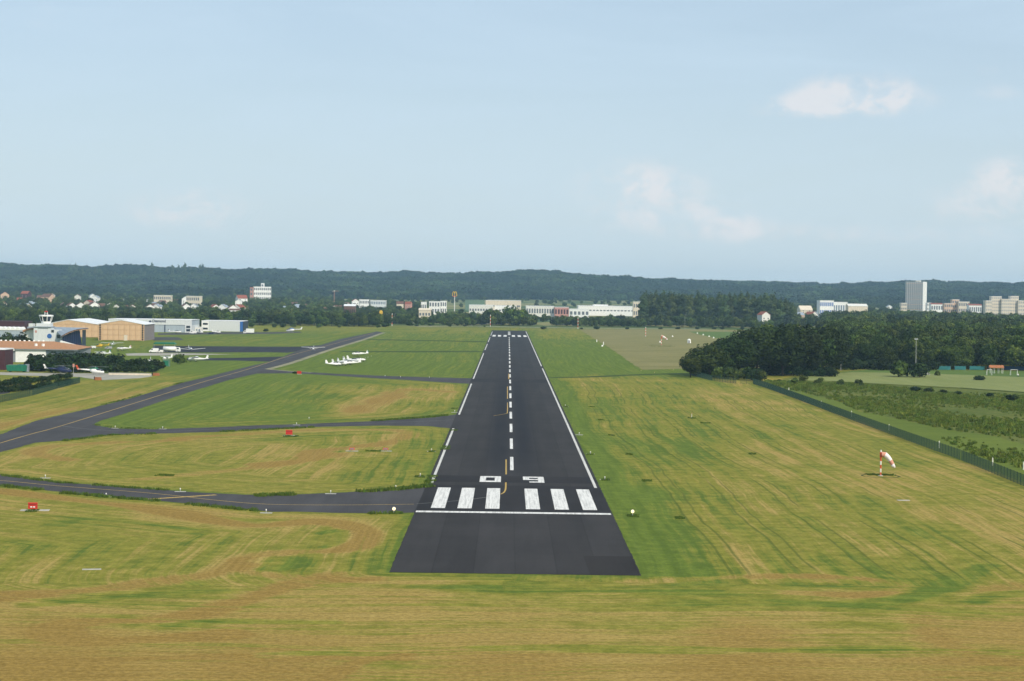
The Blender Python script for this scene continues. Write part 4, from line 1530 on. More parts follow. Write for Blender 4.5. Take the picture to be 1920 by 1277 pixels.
# ---- town and business park beyond the runway
H = house
for lab, px, py, dd, w, wall, roof, rz, rg in (
    ('small ochre walled house among the trees, furthest to the edge of the photo', 9, 547.5, 3000, 13, 'pink', 'redtile', .3, 'y'),
    ('red roofed house standing alone against the dark wooded slope', 49, 546, 3000, 12, 'maroon', 'redtile', -.2, 'x'),
    ('white house with a grey roof above the barrel roofed shed', 58, 565.0, 2500, 10, 'white', 'roofgrey', .5, 'y'),
    ('low white house beside the grey roofed one above the shed', 68, 567.0, 2480, 13, 'white', 'roofgrey', .1, 'x'),
    ('pinkish brown roofed house in the cluster above the control tower', 78, 554, 2950, 14, 'pink', 'browntile', .4, 'x'),
    ('larger pinkish house in the cluster above the control tower', 90, 551, 2950, 15, 'pink', 'browntile', -.3, 'x'),
    ('white gabled house behind the pinkish cluster', 98, 550, 3050, 9, 'white', 'browntile', .2, 'y'),
    ('white gabled house, first of the row above the further ochre hangar', 133.5, 568, 2300, 10, 'white', 'browntile', .5, 'y'),
    ('tiny white house high among trees above the further ochre hangar', 146, 552, 2950, 9, 'offwhite', 'browntile', .1, 'y'),
    ('white gabled house, second of the row above the further ochre hangar', 151, 567, 2300, 11, 'white', 'browntile', .3, 'y'),
    ('cream house with a tall gable in the row above the ochre hangars', 167, 563, 2320, 9, 'cream', 'redtile', -.3, 'y'),
    ('brown roofed house with bright white gable in the row above the ochre hangars', 175, 566, 2290, 13, 'white', 'browntile', .45, 'y'),
    ('brown roofed low house beside the bright white gable', 186, 569, 2300, 14, 'pink', 'browntile', .1, 'x'),
    ('small white house above the row on the slope', 173, 551, 2950, 9, 'white', 'roofgrey', .4, 'y'),
    ('bright white cube like house on the slope above the row', 180, 554, 2900, 10, 'white', 'roofgrey', -.1, 'y'),
    ('small white house half hidden by trees above the nearer ochre hangar', 218, 571, 2300, 9, 'offwhite', 'browntile', .2, 'y'),
    ('white gabled house with a narrow front above the grey hangar', 281, 570.5, 2250, 9, 'white', 'browntile', .3, 'y'),
    ('white gabled house with grey roof right of the narrow fronted one', 296, 570, 2260, 9, 'white', 'roofgrey', -.3, 'y'),
    ('white house below the long pale block with a brown roof', 348, 569.5, 2320, 10, 'white', 'browntile', .4, 'y'),
    ('white house with round looking gable above the white hangar', 364.5, 569.5, 2330, 9, 'white', 'roofgrey', 0, 'y'),
    ('white house peeping out above the pale block', 347.5, 556, 2750, 10, 'white', 'roofgrey', .2, 'y'),
    ('ochre and white gabled house between two dark trees', 402, 571, 2320, 11, 'white', 'redtile', .5, 'y'),
    ('white gabled house alone between dark trees above the white hangar', 419, 570.5, 2320, 10, 'white', 'roofgrey', -.2, 'y'),
    ('white house with a long brown roof at the end of the village row', 436, 572, 2280, 11, 'white', 'browntile', .3, 'y'),
    ('white house with a tall round topped gable at the end of the village row', 448.5, 571, 2290, 11, 'white', 'redtile', -.4, 'y'),
    ('narrow white house behind the end of the village row', 447.5, 561, 2600, 9, 'white', 'roofgrey', .1, 'y'),
    ('house with a bright red roof and white front below the hotel', 453, 553.5, 2900, 15, 'white', 'redtile', .35, 'x'),
    ('small red roofed house between the crane and the barn', 666, 560.5, 2800, 10, 'white', 'redtile', .2, 'y'),
    ('brown walled house with a grey roof in the trees beyond the yellow sign', 750, 565.5, 2500, 9, 'cream', 'browntile', .1, 'x'),
    ('bright red roofed house right of the brown walled one', 766, 566, 2520, 8, 'pinkwhite', 'redtile', -.2, 'x'),
    ('cream gabled house with a red roof standing free at the foot of the poplars', 1432, 584.5, 1950, 9.5, 'offwhite', 'redtile', .35, 'y'),
    ('little white house above the cream gabled house with the red roof', 1421, 561.5, 2700, 10, 'white', 'roofgrey', .1, 'y'),
    ('white house half hidden at the edge of the poplars', 1412, 568, 2600, 9, 'offwhite', 'roofgrey', .4, 'y'),
    ('tiny white house seen between the poplar trunks', 1303, 570, 2500, 10, 'offwhite', 'roofgrey', .4, 'y'),
    ('cream house with a shallow roof left of the white office building', 1509, 573.5, 2600, 17, 'cream', 'cream', .1, 'x'),
    ('small white house beside the foot of the grey tower block', 1667, 572, 3300, 10, 'white', 'roofgrey', 0, 'y'),
):
    H(lab, px, py, dd, w, wall, roof, rz, rg)

_hr = random.Random(21)
for k_ in range(46):
    px_ = _hr.choice([_hr.uniform(0, 330), _hr.uniform(0, 480), _hr.uniform(520, 700), _hr.uniform(1490, 1700)])
    dd_ = _hr.uniform(2350, 3050)
    zt_ = th(azx(px_, dd_), dd_) + _hr.uniform(7.5, 10)
    x_ = azx(px_, dd_)
    py_ = 547.4 + (px_ - 953) * .01396 + (CAM_H - zt_) * F_PX / dd_
    H('small pale house half hidden among the village trees', px_, py_, dd_, _hr.choice([9, 10, 12]), _hr.choice(['white', 'offwhite', 'cream', 'offwhite', 'pink']), _hr.choice(['browntile', 'browntile', 'redtile', 'roofgrey']), _hr.uniform(-.6, .6), _hr.choice(['x', 'y', 'x']), 'half hidden houses of the village')
    CLEAR[-1] = (x_, dd_, 6, 22)
block('long_block', 'long pale low apartment block half hidden by trees on the village slope', 'building', 290, 322, 553.5, 2850, 14, 'cream', 2, 9)
block('apartment_block', 'pale two winged block with a flat roof on the village slope', 'building', 351, 377.5, 555, 2750, 14, 'cream', 2, 7, rz=-.15)
block('long_house', 'long white low building in front of the end of the village row', 'building', 431, 450, 580.5, 2150, 10, 'white', 1, 6, roof='gable', roofmat='browntile')
# hotel on the slope
block('hotel_block', 'tall white building with rows of small windows on the wooded slope', 'building', 475, 508.5, 537.5, 3100, 16, 'white', 4, 9, rz=.18, clear=150)
block('hotel_block', 'white stair tower with a red top corner at the side of the tall white building', 'building', 469.5, 475, 538.5, 3090, 10, 'pinkwhite', 4, 1, roofmat='redtile', clear=350)
block('roof_cabin', 'white lift housing on the roof of the tall white building', 'building', 490, 495.5, 531.0, 3104, 6, 'white', 1, 1, pybase=539.5, sink=1.5, clear=1)
# business park
block('barn', 'long barn with a white roof and red brown wall beyond the slanting taxiway', 'barn', 646, 667, 573, 2250, 14, 'browntile', 1, 6, roof='gable', win='dark', winh=.3)
block('office_building', 'white flat office building left of the grey one behind the barn', 'building', 673.5, 692, 561.5, 2750, 16, 'white', 2, 6, rz=.12)
block('office_building', 'pale grey office building right of the white one behind the barn', 'building', 695, 724, 563, 2720, 16, 'whitemetal', 2, 9, win='paleglass')
block('white_building', 'small white building left of the stepped white modern building', 'building', 790, 800, 566, 2550, 12, 'white', 1, 3)
block('modern_building', 'white modern building with deep dark recesses beside the restaurant sign', 'building', 805, 825, 564.8, 2500, 16, 'white', 2, 4, winh=.6)
block('modern_building', 'right wing of the white modern building beside the restaurant sign', 'building', 826, 837.5, 564.2, 2520, 12, 'white', 2, 3, winh=.6)
block('shed', 'beige shed with a shallow roof in front of the modern building', 'shed', 786, 808, 580.5, 2150, 14, 'cream', 1, 4, roof='gable', roofmat='cream', winh=.3)
block('warehouse', 'green roofed warehouse behind the white one left of the runway axis', 'warehouse', 873, 908, 562.5, 2900, 40, 'greengrey', 0, 0, roofmat='greengrey')
block('warehouse', 'white warehouse with a row of small dark openings left of the tall trees', 'warehouse', 880, 925, 571.5, 2480, 30, 'offwhite', 1, 9, winh=.22)
block('warehouse', 'cream hall rising behind the white warehouse and the tall trees', 'warehouse', 911, 977, 563, 2750, 40, 'cream', 1, 7, winh=.12)
block('warehouse', 'white warehouse between the two tall trees beyond the runway end', 'warehouse', 927.5, 968, 573, 2500, 30, 'white', 1, 6, winh=.15)
block('showroom', 'white showroom with dark lettering like windows right of the tall trees', 'building', 986, 1038.5, 573.5, 2450, 30, 'offwhite', 1, 11, winh=.45)
block('showroom', 'dark red fronted shop between the showroom and the long white hall', 'building', 1039.5, 1066, 575.5, 2440, 24, 'pinkwhite', 1, 5, win='maroon', winh=.5)
block('shop', 'low white shop in front of the long white hall', 'building', 1067, 1104, 579, 2400, 20, 'white', 1, 5, winh=.4)
block('long_hall', 'very long white hall with a stepped roofline right of the runway axis', 'hall', 1083, 1187, 573.5, 2600, 50, 'white', 1, 16, winh=.14, clear=300)
block('long_hall', 'raised white middle bay on the roof of the very long hall', 'hall', 1112, 1139, 571.2, 2632, 30, 'white', 0, 0, clear=300)
block('cream_tower', 'cream stepped block at the near end of the poplar row', 'building', 1187, 1199, 566, 2500, 14, 'cream', 2, 3, clear=250)
block('cream_tower', 'taller cream block half hidden by the first poplars', 'building', 1201, 1213.5, 559.5, 2520, 14, 'cream', 3, 3, clear=250)
block('office_building', 'white office building with a blue striped front right of the poplars', 'building', 1534, 1561, 563.2, 2800, 18, 'white', 2, 7, win='blue', rz=.1, clear=500)
block('office_building', 'lower white wing of the office building with the blue stripe', 'building', 1560, 1587, 566.2, 2810, 18, 'white', 1, 6, win='paleglass', clear=500)
block('hall', 'low hall with a pale roof right of the white office building', 'hall', 1588, 1624, 573.5, 2750, 24, 'cream', 0, 0, roof='gable', roofmat='offwhite', clear=400)
block('low_block', 'cream block at the foot of the grey tower block', 'building', 1688, 1699, 568, 3580, 14, 'cream', 2, 3, clear=800)
block('low_block', 'white low block right of the grey tower block', 'building', 1737, 1745, 567.5, 3560, 14, 'white', 2, 3, clear=800)
# the tower block
d = 3600
A_ = at(1718, 529, d)
zg = th(A_.x, d)
tb_ = thing('tower_block', 'tall grey tower block with a bright white end wall, rising above the wood', 'tower block', (A_.x, d, zg), R(-30))
Ht = A_.z - zg
Lw, Dw = 34, 23
MB().box(-Lw / 2, Lw / 2, -Dw / 2, Dw / 2, -4, Ht).build('wall', M['white'], tb_)
MB().box(Lw / 2 + .02, Lw / 2 + .5, -Dw / 2 - .3, Dw / 2 + .3, -4, Ht + .6).build('end_wall', M['white'], tb_)
MB().box(-Lw / 2 - .3, Lw / 2, -Dw / 2 - .3, Dw / 2 + .3, Ht, Ht + .8).build('roof', M['concrete'], tb_)
MB().box(0, 8, -4, 4, Ht + .8, Ht + 3.2).build('roof_cabin', M['offwhite'], tb_)
rows, cols = 16, 9
fh, fw = (Ht - 2) / rows, Lw / cols
wm = MB().box(-fw * .3, fw * .3, -.06, .04, -fh * .24, fh * .24).mesh('flat_window', M['paleglass'])
bm_ = MB().box(-Lw / 2 + .4, Lw / 2 - .4, -.9, 0, -.12, .75).mesh('flat_balcony', M['concrete'])
bp_ = MB().box(-Lw / 2 + .4, Lw / 2 - .4, -.9, 0, -.12, .75).mesh('flat_balcony_brown', M['pink'])
for i in range(rows):
    bo = link(bpy.data.objects.new('balcony', bm_ if i % 3 else bp_), tb_)
    bo.location = (0, -Dw / 2 - .02, 2 + fh * i)
    for j in range(cols):
        q = link(bpy.data.objects.new('window', wm), tb_)
        q.location = (-Lw / 2 + fw * (j + .5), -Dw / 2 - .05, 2 + fh * (i + .58))
CLEAR.append((A_.x, d, 30, 1100))
block('apartment_house', 'red roofed white block between the tower block and the salmon one', 'building', 1744, 1771, 570, 3450, 14, 'white', 1, 6, roof='gable', roofmat='redtile', clear=800)
block('apartment_house', 'salmon coloured stepped block right of the tower block', 'building', 1769, 1785, 568.5, 3300, 14, 'pink', 2, 4, clear=800)
block('apartment_house', 'tall salmon coloured middle of the stepped block', 'building', 1783.5, 1797, 561.5, 3320, 14, 'pink', 3, 3, clear=800)
block('apartment_house', 'pale salmon wing of the stepped block next to the red roof', 'building', 1796, 1816, 565.5, 3310, 14, 'cream', 2, 5, clear=800)
block('apartment_house', 'white building with a big red roof between salmon and cream blocks', 'building', 1815, 1839, 572, 3250, 16, 'white', 1, 6, roof='gable', roofmat='redtile', clear=800)
for lab, a, b, py, rows_, cols_ in (('lowest left wing of the cream stepped apartment complex', 1846, 1858, 563.5, 4, 3), ('first tall part of the cream stepped apartment complex', 1857, 1876, 555.5, 6, 5),
                                    ('middle wing of the cream stepped apartment complex', 1876, 1894, 560.5, 5, 5), ('second tall part of the cream stepped apartment complex', 1893, 1908, 555, 6, 4),
                                    ('right wing of the cream complex at the edge of the photo', 1907, 1935, 563.5, 4, 7)):
    block('apartment_house', lab, 'building', a, b, py, 3120 + (5 if 'tall' in lab else 0), 15, 'cream', rows_, cols_, clear=800, win='steel')

# crane, signs on poles
c0 = at(627, 545, 3000)
cr = thing('construction_crane', 'pale red construction crane standing above the village trees', 'crane', (c0.x, 3000, th(c0.x, 3000)))
hz = c0.z - th(c0.x, 3000)
mb = MB()
for sx in (-.6, .6):
    for sy in (-.6, .6):
        mb.tube((sx, sy, 0), (sx, sy, hz), .16, n=4)
for k in range(int(hz // 2)):
    mb.tube((-.6, -.6, k * 2), (.6, -.6, k * 2 + 2), .08, n=4)
mb.build('mast', M['pinkwhite'], cr)
MB().tube((-2.5, 0, hz - .6), (7, 0, hz - .6), .35, n=4).build('jib', M['pinkwhite'], cr)
MB().box(-3, -1.6, -.5, .5, hz - 1.9, hz - .9).build('counterweight', M['concrete'], cr)
MB().box(-.9, .9, -.9, .9, hz - 1.2, hz + .3).build('cab', M['offwhite'], cr)

d = 2450
c0 = at(852.5, 546.5, d)
zg = th(c0.x, d)
pg = thing('restaurant_pylon', 'tall pale pole carrying a yellow double arch restaurant sign', 'sign', (c0.x, d, zg))
hz = c0.z - zg
MB().tube((0, 0, 0), (0, 0, hz - 6.4), .55, .45, n=8).build('pole', M['offwhite'], pg)
MB().box(-2.2, 2.2, -.25, .25, hz - 6.9, hz - 6.0).build('sign_base', M['redorange'], pg)
ar = MB()
for cx in (-1.35, 1.35):
    pts = [Vector((cx + 1.35 * math.cos(math.pi * k / 10), 0, hz - 4.2 + 4.0 * math.sin(math.pi * k / 10))) for k in range(11)]
    pts = [Vector((pts[0].x, 0, hz - 6.1))] + pts + [Vector((pts[-1].x, 0, hz - 6.1))]
    for a, b in zip(pts, pts[1:]):
        ar.tube(a, b, .48, n=6)
ar.build('double_arch', M['yellow'], pg)

d = 2000
c0 = at(714.5, 581.5, d)
zg = th(c0.x, d)
ys = thing('yellow_sign', 'bright yellow rounded sign board on a pole among dark trees', 'sign', (c0.x, d, zg))
hz = c0.z - zg
MB().tube((0, 0, 0), (0, 0, hz - 4), .3, n=8).build('pole', M['steel'], ys)
MB().prism([(1.9 * math.cos(q), hz - 2.5 + 2.5 * math.sin(q)) for q in [2 * math.pi * k / 16 for k in range(16)]], 'y', -.3, .3).build('board', M['yellow'], ys)
CLEAR.append((c0.x, d, 4, 150))
CLEAR.append((at(852.5, 560, 2450).x, 2450, 5, 120))

# ------------------------------------------------------------------ vegetation, placed
CAND = []      # key, x, y, h, region


def band(region, keys, px0, px1, d0, d1, h0, h1, step, thin=0.0, wide=1.0):
    dd = d0
    while dd < d1:
        x0, x1 = azx(px0, dd), azx(px1, dd)
        x = x0 + RNG.uniform(0, step)
        while x < x1:
            xx, yy_ = x + RNG.uniform(-.35, .35) * step, dd + RNG.uniform(-.4, .4) * step
            if RNG.random() > thin and clear_of(xx, yy_):
                CAND.append((RNG.choice(keys), xx, yy_, RNG.uniform(h0, h1), region))
            x += step
        dd += step


# the dark clump right of the stubble field, tree by tree
for px, dd, h, k in ((1297, 752, 8.5, 'ash'), (1312, 770, 11, 'oak'), (1332, 764, 13, 'oak'), (1352, 772, 15, 'oak'), (1376, 768, 15.5, 'oak'), (1398, 782, 17, 'oak'), (1421, 776, 19, 'oak'), (1446, 788, 19.5, 'oak'),
                     (1470, 780, 19, 'oak'), (1494, 792, 19.5, 'oak'), (1518, 800, 19, 'oak'), (1545, 812, 18.5, 'oak'), (1362, 800, 14.5, 'oak'), (1388, 812, 17, 'oak'), (1412, 820, 19, 'oak'), (1438, 830, 20, 'oak'), (1462, 826, 20, 'oak'),
                     (1486, 836, 19.5, 'oak'), (1508, 842, 19, 'oak'), (1534, 848, 18, 'oak'), (1562, 846, 17, 'oak'), (1432, 870, 19, 'ash'), (1470, 880, 19.5, 'oak'), (1505, 890, 19, 'ash')):
    CAND.append((k, azx(px, dd), dd, h, 'clump'))
band('wood', ['oak', 'ash', 'ash', 'ash'], 1572, 2010, 872, 930, 12, 16.5, 10)
band('wood', ['oak', 'ash', 'ash'], 1555, 2030, 935, 1400, 10.5, 19.5, 11)
band('wood', ['darktree', 'midtree', 'midtree'], 1545, 2050, 1410, 2450, 10, 18.5, 13, .1)
# belts beyond the airfield
band('roadside', ['midtree', 'darktree'], 380, 720, 1690, 1800, 9, 15, 11, .12)
band('roadside', ['midtree', 'darktree', 'midtree'], -60, 400, 1560, 1760, 9, 13.5, 13, .2)
band('roadside', ['midtree', 'darktree'], 700, 905, 1800, 1900, 6, 10.5, 10, .25)
band('roadside', ['midtree', 'darktree'], 895, 1002, 1850, 1930, 8, 12, 9, .2)
band('roadside', ['darktree', 'midtree'], 1036, 1200, 1850, 1990, 6.5, 11, 10, .2)
band('roadside', ['darktree', 'midtree'], 1195, 1420, 1880, 1980, 8, 14, 11, .2)
band('roadside', ['midtree', 'darktree'], 1440, 1560, 1990, 2200, 7, 12, 12, .25)
band('village', ['midtree', 'darktree', 'midtree'], -80, 640, 1850, 2260, 8, 12.5, 17, .2)
band('village', ['midtree', 'darktree', 'midtree'], -80, 800, 2320, 3300, 9, 14, 22, .3)
band('village', ['midtree', 'darktree'], 560, 990, 1960, 2460, 7, 11, 19, .35)
band('village', ['midtree', 'darktree'], 990, 1230, 2050, 2380, 5, 8.5, 20, .45)
band('village', ['midtree', 'darktree'], 640, 1330, 2560, 4600, 7, 11, 50, .62)
band('village', ['midtree', 'darktree'], 1380, 2000, 2300, 3300, 8, 13, 22, .3)
band('village', ['midtree', 'darktree'], 1330, 2000, 3300, 4600, 8, 13, 32, .35)
band('village', ['midtree', 'darktree'], -80, 640, 3300, 4200, 9, 14, 28, .3)
for px, dd, h in ((912, 1870, 15), (921, 1872, 21), (955, 1880, 20), (963, 1884, 22), (972, 1876, 21), (981, 1880, 18), (990, 1890, 14)):
    CAND.append(('midtree', azx(px, dd), dd, h, 'tall'))
for px, dd, h in ((468, 3010, 15), (476, 3000, 17), (484, 3020, 16), (492, 2990, 15.5), (500, 3010, 16), (508, 3000, 17), (514, 3015, 18)):
    CAND.append(('midtree', azx(px, dd), dd, h, 'village'))
for px, dd, h in ((1419, 1925, 9), (1428, 1932, 8.2), (1437, 1928, 8.6), (1445, 1930, 10), (1451, 1940, 10), (1413, 1935, 9)):
    CAND.append(('midtree', azx(px, dd), dd, h, 'roadside'))
CAND.sort(key=lambda c: -c[3] / c[2])


def tree_label(c):
    px = 953 + F_PX * c[1] / c[2]
    if c[4] == 'tall':
        return ('tall tree standing up in front of the white warehouses past the runway end', 'tall trees past the runway end')
    if c[4] == 'clump':
        w = 'low outer end of the dark clump beside the stubble field' if px < 1345 else ('middle of the dark clump beside the stubble field' if px < 1440 else 'high end of the dark clump next to the wood')
        return ('dark broad tree at the ' + w, 'trees of the ' + w)
    if c[4] == 'wood':
        for lim, w in ((1640, 'near the dimmer floodlight pole'), (1740, 'behind the two rounded shrubs and the taller floodlight'), (1800, 'behind the teal banners'), (1865, 'behind the orange shelter'), (9999, 'behind the right hand goal')):
            if px < lim:
                return ('broadleaf tree in the wood ' + w, 'trees of the wood ' + w)
    for lim, w in ((150, 'behind the control tower'), (290, 'above the ochre hangars'), (380, 'above the grey hangar'), (470, 'behind the white ribbed hangar'), (600, 'behind the white helicopter'), (720, 'behind the end of the slanting taxiway'),
                   (905, 'between the yellow sign and the runway end'), (1010, 'straight past the runway end'), (1120, 'below the showrooms past the stubble corner'), (1205, 'below the long white hall'), (1440, 'at the feet of the poplars'), (9999, 'right of the poplars')):
        if px < lim:
            return ('bushy tree in the belt ' + w, 'trees of the belt ' + w)


def in_view(c):
    return -20 < 953 + F_PX * c[1] / c[2] < 1945


first = [c for c in CAND if c[4] in ('tall', 'clump')]
first += [c for c in CAND if c[4] == 'wood' and in_view(c)][:105]
first += [c for c in CAND if c[4] == 'roadside' and in_view(c)][:max(0, 292 - len(first))]
_fs = set(map(id, first))
rest = [c for c in CAND if id(c) not in _fs]
for c in first:
    tree(c[0], c[1], c[2], c[3] * (1.12 if c[4] == 'clump' else 1.0), *tree_label(c), wide=1.2 if c[4] == 'clump' else 1.0)


def scatter_kind(name, cands, keys, label):
    meshes, base, hh = [], {}, {}
    for k in keys:
        h0, L = KINDS[k]
        base[k], hh[k] = len(meshes), (h0, len(L))
        for cm, _t in L:
            meshes.append(cm)
    pts = [(c[1], c[2], th(c[1], c[2]) - .4) for c in cands]
    gn_scatter(name, pts, [c[3] / hh[c[0]][0] for c in cands], [RNG.uniform(0, 6.28) for c in cands], [base[c[0]] + RNG.randrange(hh[c[0]][1]) for c in cands], meshes, label)


wood_rest = [c for c in rest if c[4] in ('wood', 'clump')]
belt_rest = [c for c in rest if c[4] not in ('wood', 'clump')]
scatter_kind('woodland', wood_rest, ['oak', 'ash', 'midtree', 'darktree'], 'deep part of the wood behind the sports pitch, seen as one canopy')
scatter_kind('distant_trees', belt_rest, ['oak', 'ash', 'midtree', 'darktree'], 'farther trees between the village houses and the fields')

# poplars
k = 0
for row, (dd, h) in enumerate(((2010, 33.5), (2090, 34), (2170, 33))):
    px = 1206 + row * 4
    while px < 1492:
        hh = h * (1 - .28 * sstep(1440, 1495, px)) * RNG.uniform(.90, 1.03)
        d_ = dd + RNG.uniform(-20, 20)
        tree('poplar', azx(px, d_), d_, float(hh), 'tall poplar in the high row right of the long white hall', 'poplars of the high row', name='poplar_tree', wide=RNG.uniform(.95, 1.3))
        px += RNG.uniform(9, 14)
        k += 1

# hill forest, past counting
pts, sc_, rt, vi = [], [], [], []
yv = 3900.0
rngn = np.random.default_rng(12)
while yv < 6750:
    stp = 9.5 if yv < 6350 else 14
    xs = np.arange(-.335 * yv, .335 * yv, stp)
    xs = xs + rngn.uniform(-.4, .4, len(xs)) * stp
    ys = yv + rngn.uniform(-.4, .4, len(xs)) * stp
    px = 953 + F_PX * xs / ys
    st = np.interp(px, [-400, 0, 500, 640, 760, 900, 1330, 1420, 1500, 1920, 2300], [3900, 3900, 4050, 4250, 4400, 4550, 4550, 4450, 4350, 4300, 4300])
    st = st + 90 * np.sin(xs / 140) + 60 * np.sin(xs / 61 + 2)
    keep = (ys > st) & ~((np.sin(xs / 190 + ys / 260) * np.sin(xs / 420 - ys / 130) > .93))
    zz = terrain(xs, ys)
    for a, b, c, kq in zip(xs, ys, zz, keep):
        if kq:
            pts.append((a, b, c - 1.0))
    yv += stp * 1.25
n_main = len(pts)
for k in range(150):
    d_ = rngn.uniform(5350, 5700)
    x_ = azx(rngn.uniform(120, 440), d_)
    pts.append((x_, d_, th(x_, d_) - 9))
n = len(pts)
P_ = np.array(pts)
hcl = 1 + .22 * np.sin(P_[:, 0] / 55 + P_[:, 1] / 80) + .12 * np.sin(P_[:, 0] / 23 - P_[:, 1] / 37)
h0, L = KINDS['farcrown']
gn_scatter('hill_forest', pts, rngn.uniform(.62, 1.45, n) * hcl, rngn.uniform(0, 6.28, n), np.where(np.arange(n) < n_main, rngn.integers(0, len(L), n), len(L) + rngn.integers(0, 4, n)), [a for a, b in L] + [a for a, b in KINDS['poplar'][1]], 'continuous forest covering the low hills along the horizon')

# shrubs and bushes
for px, py, h, w, lab in ((1685, 708, 8.2, 1.0, 'rounded green tree like shrub at the edge of the crop strip'), (1723, 709, 6.6, 1.15, 'dark shrub just below the taller floodlight pole'), (1757, 705.5, 2.6, 1.0, 'small round bush on the sports pitch edge'),
                          (1835, 714, 2.2, 1.9, 'low wide dark bush between crop strip and goals'), (337, 683, 5.0, 1.0, 'dark bush beside the grey green box'), (472, 615, 5.0, .9, 'green bush right of the white ribbed hangar'),
                          (514.5, 614.5, 3.4, 1.0, 'single dark bush in the dry strip behind the white helicopter'), (499, 622, 2.4, 1.4, 'low bush beside the pad near the white helicopter'), (553, 701, 1.0, 1.6, 'dark tuft of bush beside the small red sign')):
    x, y = g(px, py)
    tree('bush' if 'green' in lab or 'round' in lab else 'darkbush', x, y, h, lab, None, 'shrub', 'bush', wide=w)
for px in range(1300, 1440, 9):       # along the bend of the fence
    py = np.interp(px, [1300, 1330, 1400, 1440], [704, 711, 717, 722]) - RNG.uniform(0, 5)
    x, y = g(px, py)
    tree(RNG.choice(['bush', 'bush', 'darkbush']), x, y + 9, RNG.uniform(2.8, 5.5), 'bushy shrub behind the bend of the green fence', 'shrubs behind the fence bend', 'shrub', 'bush')
for px in list(np.cumsum(np.random.default_rng(16).uniform(5, 40, 9)) + 1436):
    py = np.interp(px, [1440, 1500, 1680], [717, 716, 727]) + RNG.uniform(-2, 4)
    x, y = g(px, py)
    tree('bush', x, y, RNG.uniform(1.2, 2.6), 'wild bush at the rim of the rough ground before the crop strip', 'wild bushes along the crop strip', 'shrub', 'bush', wide=1.3)
for px in list(np.cumsum(np.random.default_rng(6).uniform(8, 60, 9)) + 1680):
    py = np.interp(px, [1690, 1960], [731, 752]) + RNG.uniform(-2, 6)
    x, y = g(px, py)
    tree(RNG.choice(['bush', 'darkbush']), x, y, RNG.uniform(1.2, 2.4), 'low bush in the rough ground below the crop strip', 'low bushes of the rough ground', 'shrub', 'bush', wide=1.5)
for px in range(96, 300, 9):          # dark shrub belt behind the helicopters
    t_ = (px - 96) / 204
    for r_, (py, h) in enumerate(((699 - 1 * t_, 4.0), (694, 6.0), (688, 6.2))):
        if RNG.random() < .88:
            x, y = g(px + RNG.uniform(-4, 4), py)
            if r_ == 2 and px > 225:
                continue
            tree('darkbush', x, y, h * RNG.uniform(.75, 1.1) * (1 - .3 * t_), 'dark dense shrub in the belt behind the parked helicopters', 'shrubs behind the helicopters', 'shrub', 'bush', wide=1.15)
for px, h in ((30, 2.0), (40, 2.6), (50, 2.8), (57, 4.0), (64, 6.0), (71, 6.6), (78, 6.0), (86, 4.6), (94, 5.0)):
    x, y = g(px, 695 + RNG.uniform(-2, 2))
    tree('darkbush', x, y, h, 'dark shrub in front of the white clubhouse wall', 'shrubs before the clubhouse', 'shrub', 'bush')
for px in range(-12, 138, 9):
    for q in (0, 1):
        py = np.interp(px, [-12, 60, 165], [738, 731, 716]) - q * 12
        x, y = g(px + RNG.uniform(-4, 4), py)
        tree('darkbush', x, y, RNG.uniform(1.7, 2.8), 'dark low shrub in the hedge below the helicopter pad', 'shrubs of the hedge below the pad', 'shrub', 'bush', wide=1.2)
for px, h in ((2, 9), (14, 10.5), (28, 9), (40, 10), (51, 8)):
    tree('darktree', azx(px, 930), 930, h, 'dark tree between the barrel roofed shed and the clubhouse', 'trees behind the clubhouse roof', wide=1.1)
for px in list(np.cumsum(np.random.default_rng(8).uniform(8, 70, 15)) + 990):
    x, y = g(px, 616.5)
    tree('darkbush', x, y - 30, RNG.uniform(1.6, 3.2), 'low dark bush along the pale road past the runway end', 'bushes along the pale road', 'shrub', 'bush', wide=1.6)
for px in list(np.cumsum(np.random.default_rng(3).uniform(6, 60, 14)) + 520):
    x, y = g(px, RNG.uniform(611, 614.5))
    tree(RNG.choice(['darkbush', 'bush']), x, y, RNG.uniform(1.0, 4), 'bush on the rough airfield edge left of the runway end', 'bushes on the far airfield edge', 'shrub', 'bush', wide=RNG.uniform(1.2, 2.2))
for px in range(1440, 1760, 10):
    y = RNG.uniform(852, 866) if px > 1560 else RNG.uniform(770, 800)
    tree('darkbush', azx(px, y), y, RNG.uniform(2.5, 5), 'dark undergrowth bush at the foot of the wood', 'undergrowth at the foot of the wood', 'shrub', 'bush', wide=1.3)


# weeds over the rough ground, tufts of uncut grass along pavement edges
def tuft_mesh(name, n, h, r, seed, mat):
    rng = np.random.default_rng(seed)
    v, q = [], []
    for k in range(n):
        a, rr = rng.uniform(0, 6.28), r * math.sqrt(rng.uniform(0, 1))
        x, y = math.cos(a) * rr, math.sin(a) * rr
        b = rng.uniform(0, 6.28)
        w, hh = h * .16 * rng.uniform(.6, 1.3), h * rng.uniform(.5, 1.15)
        lx, ly = rng.uniform(-.35, .35, 2) * hh
        i = len(v)
        v += [(x - w * math.cos(b), y - w * math.sin(b), 0), (x + w * math.cos(b), y + w * math.sin(b), 0), (x + lx + w * .4 * math.cos(b), y + ly + w * .4 * math.sin(b), hh), (x + lx - w * .4 * math.cos(b), y + ly - w * .4 * math.sin(b), hh)]
        q.append((i, i + 1, i + 2, i + 3))
    return np_mesh(name, np.array(v), np.array(q), mat)


